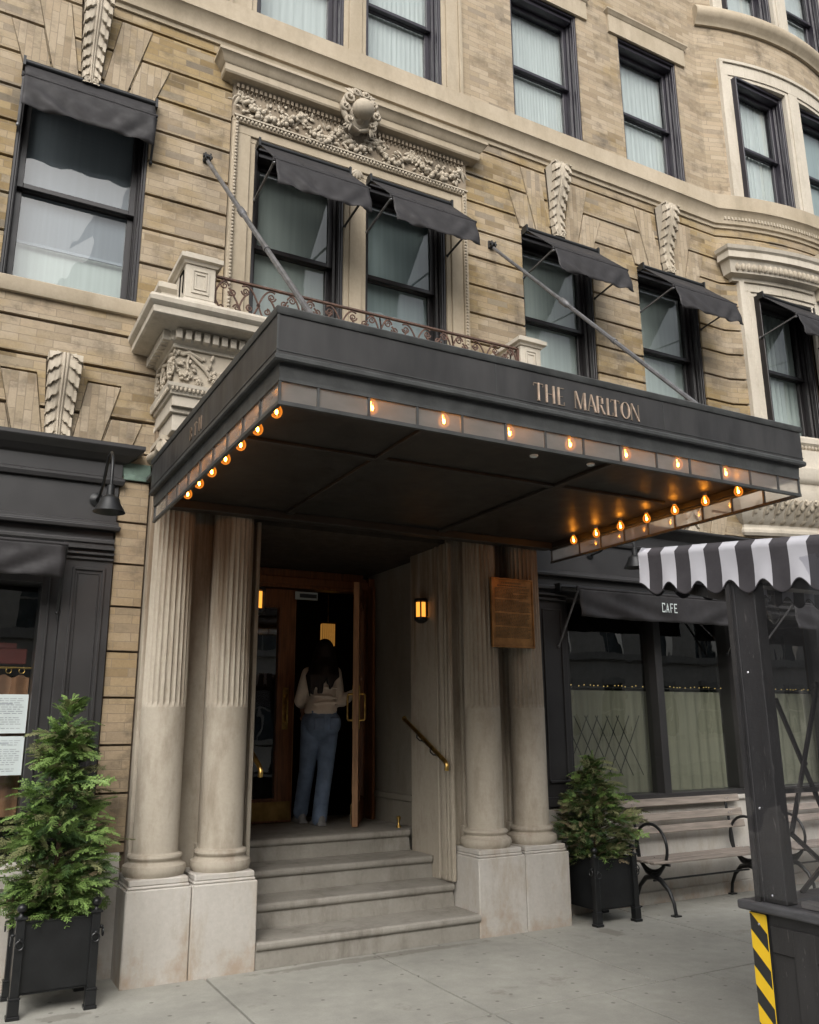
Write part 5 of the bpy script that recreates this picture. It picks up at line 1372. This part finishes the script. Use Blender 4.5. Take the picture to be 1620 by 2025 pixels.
shrub('evergreen_shrub',5.06,6.05,.47,.83,radR,'shorter bushy conical evergreen in the right planter, olive and browned low down',mats,(1.6,.35,1.2,.35),2100,5,Lr=(.055,.11))

# ================================================================ benches
def bench(x0,x1,frames,label):
    e=empty('park_bench',(x0,6.1,0),label,'bench','timber and iron benches by the cafe wall')
    sx=lambda y,z,w,h,nm,rot=0:None
    for i,(y,z) in enumerate(((5.86,.425),(5.935,.428),(6.01,.427),(6.085,.423),(6.155,.418))):
        mb=MB(); mb.box(x0+random.uniform(-.004,.004),x1,y-.031,y+.031,z-.011,z+.011); mb.build('seat_slat',M['slat'],e,bevel=.005)
    for z,y in ((.640,6.205),(.745,6.225),(.872,6.250)):
        mb=MB(); mb.obox(((x0+x1)/2,y,z),(1,0,0),(0,.18,1),(0,-1,.18),(x1-x0)/2,.034,.010); mb.build('back_slat',M['slat'],e,bevel=.005)
    for xf in frames:
        mb=MB(); hc=(6.04,.525); pts=[(xf,hc[0]+math.cos(a)*.19,hc[1]+math.sin(a)*.195) for a in [2*math.pi*k/28 for k in range(28)]]
        mb.tube(pts,.0135,8,closed=True)
        mb.build('arm_hoop',M['iron'],e,smooth=50)
        mb=MB()
        pts=[(xf,5.80,.01),(xf,5.815,.10),(xf,5.86,.19),(xf,5.95,.265),(xf,6.04,.29),(xf,6.13,.265),(xf,6.21,.19),(xf,6.255,.10),(xf,6.27,.01)]; mb.tube(pts,[.015,.015,.017,.022,.03,.022,.017,.015,.015],8)
        mb.tube([(xf,5.90,.385),(xf,5.97,.315),(xf,6.04,.295),(xf,6.11,.315),(xf,6.18,.385)],[.014,.02,.026,.02,.014],8)
        for yy in (5.80,6.27): mb.box(xf-.035,xf+.035,yy-.03,yy+.03,0,.012)
        mb.bar((xf,5.83,.40),(xf,6.2,.395),.016,.02); mb.tube([(xf,6.19,.38),(xf,6.215,.60),(xf,6.262,.90)],.013,7); mb.build('leg_casting',M['iron'],e,smooth=50)
    mb=MB(); mb.tube([(frames[0],6.04,.25),(frames[-1],6.04,.25)],.009,6); mb.build('tie_bar',M['iron'],e)
    mb=MB()
    for xf in frames:
        for z,y in ((.640,6.19),(.745,6.208),(.872,6.232)):
            for q in (-.018,.018): mb.ell((xf+q,y,z),.006,.005,.006,n=8,m=4)
        for y in (5.86,5.935,6.01,6.085,6.155): mb.ell((xf,y,.444),.006,.006,.004,n=8,m=4)
    mb.build('bolt_heads',M['silver'],e)
bench(5.50,7.06,(5.68,6.88),'weathered slatted bench with black iron hoop arms left of the dining shed post')
bench(7.30,8.9,(7.47,8.7),'slatted bench with hoop arms seen through the shed film at the right edge')
# ================================================================ outdoor dining shed
S=empty('dining_shed',(3.0,2.6,0),'black timber kerbside dining shed with striped awning and clear film at the right edge','dining shed')
sx=3.0
mb=MB(); mb.box(sx,sx+.05,-.8,2.65,-.12,.84); mb.box(sx+.05,6.8,2.60,2.65,-.12,.80)
for y in (2.40,1.9,1.4,.9,.4): mb.box(sx-.012,sx,y-.05,y+.05,-.1,.80)
mb.box(sx-.010,sx,-.8,2.55,.70,.80)
mb.build('low_wall',M['shed'],S,bevel=.004)
mb=MB(); mb.box(sx-.035,sx+.14,-.8,2.685,.842,.878); mb.box(sx+.14,6.8,2.55,2.685,.842,.878); mb.build('wall_cap',simple('worn_grey_black_capping',(.06,.06,.064),.5,var=.35,bump=.3,stretch=(6,1,6)),S,bevel=.010,seg=3)
for (x,y) in ((3.01,2.475),(4.9,2.50),(6.6,2.5),(3.01,.6)):
    mb=MB(); mb.box(x,x+.065,y,y+.115,.878,2.30); mb.box(x-.006,x,y+.10,y+.125,.878,2.3); mb.build('post',M['shed'],S,bevel=.006)
mb=MB(); mb.box(sx-.012,sx-.004,2.585,2.608,.878,2.25); mb.build('film_batten',M['shed'],S)
mb=MB(); mb.box(sx+.01,sx+.09,-.8,2.6,2.16,2.27); mb.box(sx,6.8,2.52,2.60,2.16,2.27); mb.box(sx+.02,6.8,-.8,3.08,2.27,2.285)
for x in (3.05,4.95,6.65): mb.bar((x,2.55,2.1),(x,3.08,2.25),.05,.05)
mb.build('roof_frame',M['shed'],S)
mb=MB(); mb.box(sx+.02,sx+.07,-.8,2.42,.878,.905); mb.build('sill_rail',simple('grey_worn_sill',(.12,.115,.11),.7,var=.4,bump=.4,stretch=(5,1,5)),S,bevel=.004)
# crossed bracing on the pavement side
mb=MB()
for k in range(4):
    x=3.27+k*.32
    mb.bar((x,2.635,1.68),(x+.30,2.635,1.05),.012,.018); mb.bar((x+.28,2.625,1.74),(x,2.625,1.12),.012,.018)
    mb.bar((x,2.635,1.12),(x+.32,2.635,.89),.012,.018); mb.bar((x+.30,2.625,1.05),(x+.02,2.625,.88),.012,.018)
    mb.ell((x+.14,2.63,1.40),.014,.012,.014); mb.ell((x+.28,2.63,1.74),.02,.015,.02)
mb.bar((3.1,2.63,1.29),(6.7,2.63,1.29),.03,.02)
mb.build('cross_bracing',M['shed'],S)
# film: rippled clear sheet stapled to the outside
mb=MB(); V=[];F=[];ny,nz=60,40
for i in range(ny+1):
    for j in range(nz+1):
        y=2.60-3.3*i/ny; z=.90+1.32*j/nz
        V.append((sx-.016-.006*math.sin(y*9+z*2)*math.sin(z*2.2),y,z))
for i in range(ny):
    for j in range(nz): a=i*(nz+1)+j; F.append((a,a+nz+1,a+nz+2,a+1))
mb.add(V,F); mb.build('clear_film',M['film'],S,smooth=80)
mb=MB()
for y,z in ((2.52,1.78),(2.53,1.24),(2.51,.915)): mb.ell((sx-.024,y,z),.005,.005,.006,n=8,m=4)
mb.build('staple_heads',M['silver'],S)
# striped valance
def valance(path_fn,n_str,name,first=.066,step=.0875,slope=.124):
    mb=MB(); u=0.0; k=0
    while k<n_str:
        w=first if k==0 else step; m=10; white=(k%2==0)
        for i in range(m):
            ua,ub=u+w*i/m,u+w*(i+1)/m; rows=8
            def P(uu,fr):
                f=(uu-u)/w
                if white: zb=-.192+.036*math.sin(math.pi*min(1,max(0,f if k else .5+f/2)))
                else: zb=-.192-.019*math.sin(math.pi*f)
                off=.0026*math.sin(uu*36+ .8)*fr+.004*math.sin(uu*9)*fr
                z=(.020 if fr==0 else 0)+zb*fr
                return path_fn(uu,off+(0.0 if fr>0 else -.03)-.006*math.sin(math.pi*fr),z)
            fr=[0,.04,.12,.3,.5,.7,.88,.965,1.0]
            for a,b in zip(fr,fr[1:]):
                mb.mi=1 if (not white or b==1.0) else 0
                mb.quad(P(ua,a),P(ub,a),P(ub,b),P(ua,b))
        u+=w; k+=1
    o=mb.build(name,[M['stripe_w'],M['stripe_b']],S,smooth=60,merge=True); so=o.modifiers.new('s','SOLIDIFY'); so.thickness=.003
    return o
valance(lambda u,o,z:(sx-.02-o,3.116-u,2.400-.124*u+z),40,'striped_valance')
valance(lambda u,o,z:(sx-.02+u,3.118+o,2.400+z),44,'striped_valance')
mb=MB(); k=0; y=3.112   # striped roof cloth
while y>-.7:
    w=.066 if k==0 else .0875; mb.mi=k%2
    z=lambda yy:2.408-.124*(3.116-yy)
    mb.add([(sx+.0,y,z(y)),(sx+.0,y-w,z(y-w)),(6.8,y-w,z(y-w)+.02),(6.8,y,z(y)+.02)],[(0,1,2,3)]); y-=w;k+=1
o=mb.build('striped_roof_cloth',[M['stripe_w'],M['stripe_b']],S); 
# hazard strip
mb=MB(); hy0,hy1=2.562,2.645; mb.mi=0
mb.box(sx-.009,sx-.001,hy0,hy1,-.10,.835); mb.build('hazard_board',M['hblack'],S)
mb=MB(); z=.785+.12
while z>-.15:
    p=[(hy1,z),(hy0,z-.078),(hy0,z-.078-.068),(hy1,z-.068)]
    q=clip(clip(p,(0,-1),-.833),(0,1),-.098)
    if len(q)>2: mb.poly([(sx-.0105,a,b) for a,b in q])
    z-=.134
mb.poly([(sx-.0108,hy0,-.1),(sx-.0108,hy0+.004,-.1),(sx-.0108,hy0+.004,.834),(sx-.0108,hy0,.834)]); mb.poly([(sx-.0108,hy0,.829),(sx-.0108,hy1,.829),(sx-.0108,hy1,.834),(sx-.0108,hy0,.834)])
mb.build('hazard_stripes',M['yellow'],S)
mb=MB()
for z in (.795,.42): mb.ell((sx-.013,2.60,z),.004,.006,.006,n=8,m=4)
mb.build('screw_heads',M['silver'],S)
mb=MB(); mb.lathe([(.003,2.01),(.022,2.03),(.03,2.06),(.026,2.085),(.014,2.11),(.013,2.15)],(3.30,2.62,0),16); o=mb.build('festoon_bulb',glass_mat('clear_unlit_bulb',(.8,.8,.8),2.5),S,smooth=60)
mb=MB(); mb.tube([(3.30,2.62,2.14),(3.30,2.62,2.2)],.016,8); mb.tube([(3.05,2.6,2.2),(3.3,2.62,2.19),(4.2,2.61,2.15),(4.9,2.6,2.2)],.004,5); mb.build('festoon_cord',M['iron'],S)

# ================================================================ the person in the doorway
def remesh(o,vox,sm=2,fac=.5):
    r=o.modifiers.new('r','REMESH'); r.mode='VOXEL'; r.voxel_size=vox; r.use_smooth_shade=True
    s=o.modifiers.new('s','SMOOTH'); s.iterations=sm; s.factor=fac
PX,PY,PZ=3.25,7.84,.685
P_=empty('person',(PX,PY,PZ),None,None)
P_['label']='woman seen from behind in beige sweater and loose jeans pushing the open door'; P_['category']='person'
V3=lambda a,b,c:Vector((PX+a,PY+b,PZ+c))
def limb(mb,pts,rs,n=14,flat=None):
    # interpolate for smooth taper
    P=[];Rr=[]
    for i in range(len(pts)-1):
        for k in range(4):
            t=k/4; P.append(pts[i].lerp(pts[i+1],t)); Rr.append(rs[i]+(rs[i+1]-rs[i])*t)
    P.append(pts[-1]);Rr.append(rs[-1]); mb.tube(P,Rr,n)
    mb.ell(pts[0],rs[0],rs[0],rs[0],n=12,m=8); mb.ell(pts[-1],rs[-1],rs[-1],rs[-1],n=12,m=8)
hipL,hipR=V3(-.075,0,.93),V3(.10,0,.93)
kneeL,kneeR=V3(-.065,.12,.50),V3(.065,-.02,.49)
ankL,ankR=V3(-.075,.24,.12),V3(.0,-.05,.08)
shL,shR=V3(-.105,.04,1.39),V3(.15,-.02,1.40)
elL,elR=V3(-.15,.13,1.13),V3(.185,-.05,1.11)
haL,haR=V3(-.06,.27,1.10),V3(.305,-.16,1.215)
headc=V3(.055,.035,1.605)
mb=MB()
limb(mb,[V3(.01,0,.95),V3(.02,0,1.1),V3(.03,0,1.25),V3(.025,0,1.36)],[.125,.115,.125,.10],16)
limb(mb,[V3(.03,.0,1.38),V3(.045,.02,1.50)],[.055,.048]); mb.ell(headc,.073,.092,.108,n=20,m=14)
mb.ell(headc+Vector((0,.085,-.012)),.013,.018,.022); mb.ell(headc+Vector((0,.055,-.075)),.040,.035,.03)       # nose and chin, on the hidden side
for s in (-1,1): mb.ell(headc+Vector((s*.072,.005,-.01)),.010,.018,.028)
for a,b,c in ((shL,elL,haL),(shR,elR,haR)): limb(mb,[a,b,c],[.045,.036,.024])
for a,b,c in ((hipL,kneeL,ankL),(hipR,kneeR,ankR)): limb(mb,[a,b,c],[.085,.056,.038])
def hand(c,d,up,s=1.0):
    d=d.normalized(); up=(up-d*up.dot(d)).normalized(); sd=d.cross(up)
    mb.ell(c+d*.04,.032,.032,.032,n=10,m=8); mb.obox(c+d*.045,d,sd,up,.042,.034,.011)
    for k,L in enumerate((.062,.072,.068,.052)):
        o=c+d*.085+sd*(-.027+.018*k); limb(mb,[o,o+d*L*.5+up*.004,o+d*L*.95-up*.012*s],[.0085,.008,.0065],8)
    o=c+d*.03-sd*.03; limb(mb,[o,o+d*.03-sd*.025,o+d*.055-sd*.032],[.011,.009,.008],8)
hand(haR,Vector((.35,.10,.75)),Vector((-1,.2,.3))); hand(haL,Vector((.05,.3,-1)),Vector((1,0,0)))
o=mb.build('body',M['skin'],P_); remesh(o,.0065,3)
mb=MB()
limb(mb,[V3(.01,-.01,1.06),V3(.02,0,1.12),V3(.03,0,1.22),V3(.03,0,1.33),V3(.035,0,1.40)],[.148,.142,.137,.132,.080],18)
mb.ell(V3(.03,0,1.36),.165,.085,.075,n=16,m=10)
for a,b,c in ((shL,elL,haL),(shR,elR,haR)):
    limb(mb,[a,a.lerp(b,.5),b,b.lerp(c,.5),b.lerp(c,.90)],[.066,.066,.058,.055,.038])
mb.tube([V3(.01,-.012,1.015),V3(.01,-.012,1.035),V3(.015,-.01,1.08),V3(.02,0,1.14)],[.156,.160,.152,.138],20)
for z,t in ((1.10,.15),(1.17,-.2),(1.24,.1)): mb.tube([V3(-.12,-.13,z),V3(0,-.158,z+.01+t*.04),V3(.13,-.14,z+t*.08)],.012,6)
o=mb.build('sweater',M['knit'],P_); remesh(o,.008,3)
mb=MB()
limb(mb,[V3(.01,0,.90),V3(.01,0,1.0),V3(.01,0,1.05)],[.150,.150,.130],18)
mb.ell(V3(-.068,-.06,.92),.095,.095,.115,n=14,m=10); mb.ell(V3(.10,-.065,.92),.095,.095,.115,n=14,m=10)
for a,b,c in ((hipL,kneeL,ankL),(hipR,kneeR,ankR)): limb(mb,[a,a.lerp(b,.5),b,b.lerp(c,.6),c+Vector((0,0,-.02))],[.105,.092,.076,.072,.072],16)
rnd=random.Random(6)
for k in range(9):
    z=rnd.uniform(.12,.8); A,K,hp=(ankL,kneeL,hipL) if k%2 else (ankR,kneeR,hipR); q=A.lerp(K,z/.49) if z<.49 else K.lerp(hp,(z-.49)/.44); dz=rnd.uniform(-.03,.03)
    mb.tube([q+Vector((-.05,-.045,dz)),q+Vector((0,-.068,0)),q+Vector((.05,-.045,-dz))],[.004,.009,.004],6)
mb.tube([V3(-.12,-.10,1.03),V3(.01,-.150,1.03),V3(.14,-.10,1.03)],.012,6)
mb.box(*[v for p in zip(V3(.05,-.165,.86),V3(.145,-.12,.97)) for v in sorted(p)]); mb.box(*[v for p in zip(V3(-.11,-.165,.86),V3(-.015,-.12,.97)) for v in sorted(p)])
o=mb.build('jeans',M['jean'],P_); remesh(o,.007,2)
mb=MB(); mb.ell(headc+Vector((0,-.012,.018)),.090,.103,.112,n=24,m=14)
for k in range(42):
    t=k/41; a=math.pi*(1.08+.84*t)          # falls down the back
    top=headc+Vector((.075*math.cos(a),.085*math.sin(a),.03)); bx=-.03+.14*math.cos(a)
    L=.30+.05*math.sin(k*.45)+.02*math.sin(k*2.1)+(.05 if k<20 else 0)
    mb.tube([top,top+Vector((.012*math.cos(a),-.02,-.10)),V3(.03+bx*.95,-.105-.03*math.sin(a*3),1.44),V3(.01+bx*1.0,-.148,1.36),V3(-.01+bx*.9+.01*math.sin(k*2.2),-.165,1.60-L)],[.03,.028,.028,.028,.013],7)
for k in range(6): mb.tube([headc+Vector((-.08,0,.0)),V3(-.08,-.03,1.46),V3(-.12-.012*k,-.03-.02*k,1.36),V3(-.14,-.10,1.22-.01*k)],[.026,.026,.022,.008],6)
o=mb.build('hair',M['hair'],P_); remesh(o,.008,1)
for c,s in ((ankL,0),(ankR,0)):
    mb=MB(); f=c+Vector((0,0,-c.z+PZ)); mb.ell(f+Vector((0,.045,.035)),.042,.12,.04,n=14,m=8); mb.box(f.x-.042,f.x+.042,f.y-.08,f.y+.165,PZ+.001,PZ+.025); mb.ell(f+Vector((0,-.045,.05)),.038,.045,.05,n=12,m=8)
    o=mb.build('shoe',M['shoe'],P_); remesh(o,.008,2)
mb=MB(); q=elR.lerp(haR,.93); d=(haR-elR).normalized(); a=d.orthogonal().normalized(); b=d.cross(a); mb.tube([q+(a*math.cos(t)+b*math.sin(t))*.032 for t in [k*math.pi/8 for k in range(16)]],.005,6,closed=True); mb.build('bracelet',M['silver'],P_,smooth=50)

# ================================================================ across the street (seen only in the window reflections)
O=empty('opposite_building',(0,-13,0),'pale brick building reflected in the hotel windows from across the street','building')
mb=MB(); yo=-14.0
ops=[rect(x,x+1.25,z,z+1.9) for x in [k*2.7-28 for k in range(26)] for z in (1.2,4.4,7.6)]
for p in cut([rect(-30,45,-.15,10.6)],ops): mb.add([(a,yo,b) for a,b in p],[tuple(range(len(p)))])
mb.build('front_wall',M['opp'],O)
mb=MB()
for r_ in ops:
    (a,z0),(b,_),(_,z1),_=r_; mb.quad((a,yo-.25,z0),(b,yo-.25,z0),(b,yo-.25,z1),(a,yo-.25,z1))
mb.build('window_panes',M['opp_g'],O); 
mb=MB()
for r_ in ops:
    (a,z0),(b,_),(_,z1),_=r_; mb.box(a-.1,b+.1,yo-.25,yo+.12,z0-.18,z0-.002); mb.box(a-.1,b+.1,yo-.25,yo+.08,z1+.002,z1+.25); mb.box(a,b,yo-.24,yo-.18,(z0+z1)/2-.03,(z0+z1)/2+.03); mb.box((a+b)/2-.03,(a+b)/2+.03,yo-.24,yo-.19,z0,z1)
mb.build('stone_trim',M['opp_s'],O)
mb=MB(); mb.box(-30,45,yo-.3,yo+.6,10.4,11.0); mb.box(-30,45,yo-.05,yo+.18,4.1,4.35); mb.box(-30,45,-24,yo-.3,10.7,10.8); mb.box(-30,-29.8,-24,yo-.3,0,13.3); mb.box(44.8,45,-24,yo-.3,0,13.3); mb.build('cornice',M['opp_s'],O)
mb=MB(); mb.box(-30,45,-14.5,-9.5,-.15,-.0); o=mb.build('far_sidewalk',M['walk']); o['kind']='structure'
# hotel roof and flanks so that light only enters from the street
mb=MB(); mb.box(X0-.02,11.42,6.45,12,12.6,12.8); mb.box(X0-.02,X0,6.45,12,0,12.6); mb.box(11.4,11.42,6.45,12,0,12.6); mb.box(X0,11.4,11.98,12,0,12.6); part(mb,'rear_shell',M['dark2'])

# ================================================================ camera, sky, light
W=bpy.data.worlds.new('World'); SC.world=W; W.use_nodes=True; nt=W.node_tree
bg=nt.nodes['Background']; sky=nt.nodes.new('ShaderNodeTexSky'); sky.sky_type='NISHITA'; sky.sun_disc=False
EL,AZ=R(38),R(212)
sky.sun_elevation=EL; sky.sun_rotation=AZ; sky.air_density=1.2; sky.dust_density=6; sky.ozone_density=1
hs=nt.nodes.new('ShaderNodeHueSaturation'); hs.inputs['Saturation'].default_value=.30; hs.inputs['Value'].default_value=1.0
nt.links.new(sky.outputs[0],hs.inputs['Color']); nt.links.new(hs.outputs[0],bg.inputs[0]); bg.inputs[1].default_value=.15
L=bpy.data.lights.new('overcast_sun','SUN'); L.energy=1.15; L.angle=R(65); L.color=(1,.975,.93)
lo=bpy.data.objects.new('overcast_sun',L); COL.objects.link(lo)
sd=Vector((math.sin(AZ)*math.cos(EL),math.cos(AZ)*math.cos(EL),math.sin(EL)))
lo.rotation_euler=sd.to_track_quat('Z','Y').to_euler(); lo.location=(0,-5,14)
cam=bpy.data.cameras.new('camera'); co=bpy.data.objects.new('camera',cam); COL.objects.link(co); SC.camera=co
a,b,c=0.49724886,0.24644908,-0.00706444
ca_,sa,cb,sb,cc_,sc_=math.cos(a),math.sin(a),math.cos(b),math.sin(b),math.cos(c),math.sin(c)
f=Vector((sa*cb,ca_*cb,sb)); r=Vector((ca_,-sa,0)); u=r.cross(f); r2=r*cc_+u*sc_; u2=u*cc_-r*sc_
m=Matrix((r2,u2,-f)).transposed().to_4x4(); m.translation=Vector((0,0,1.57)); co.matrix_world=m
cam.sensor_fit='VERTICAL'; cam.sensor_height=36; cam.sensor_width=28.8; cam.lens=1686.876/2025*36; cam.clip_end=500; cam.clip_start=.05
SC.view_settings.view_transform='Standard'; SC.view_settings.look='None'; SC.view_settings.gamma=1; SC.view_settings.exposure=0.56
SC.cycles.max_bounces=7; SC.cycles.transparent_max_bounces=14; SC.cycles.diffuse_bounces=4; SC.cycles.glossy_bounces=3
try: SC.cycles.use_denoising=True
except Exception: pass
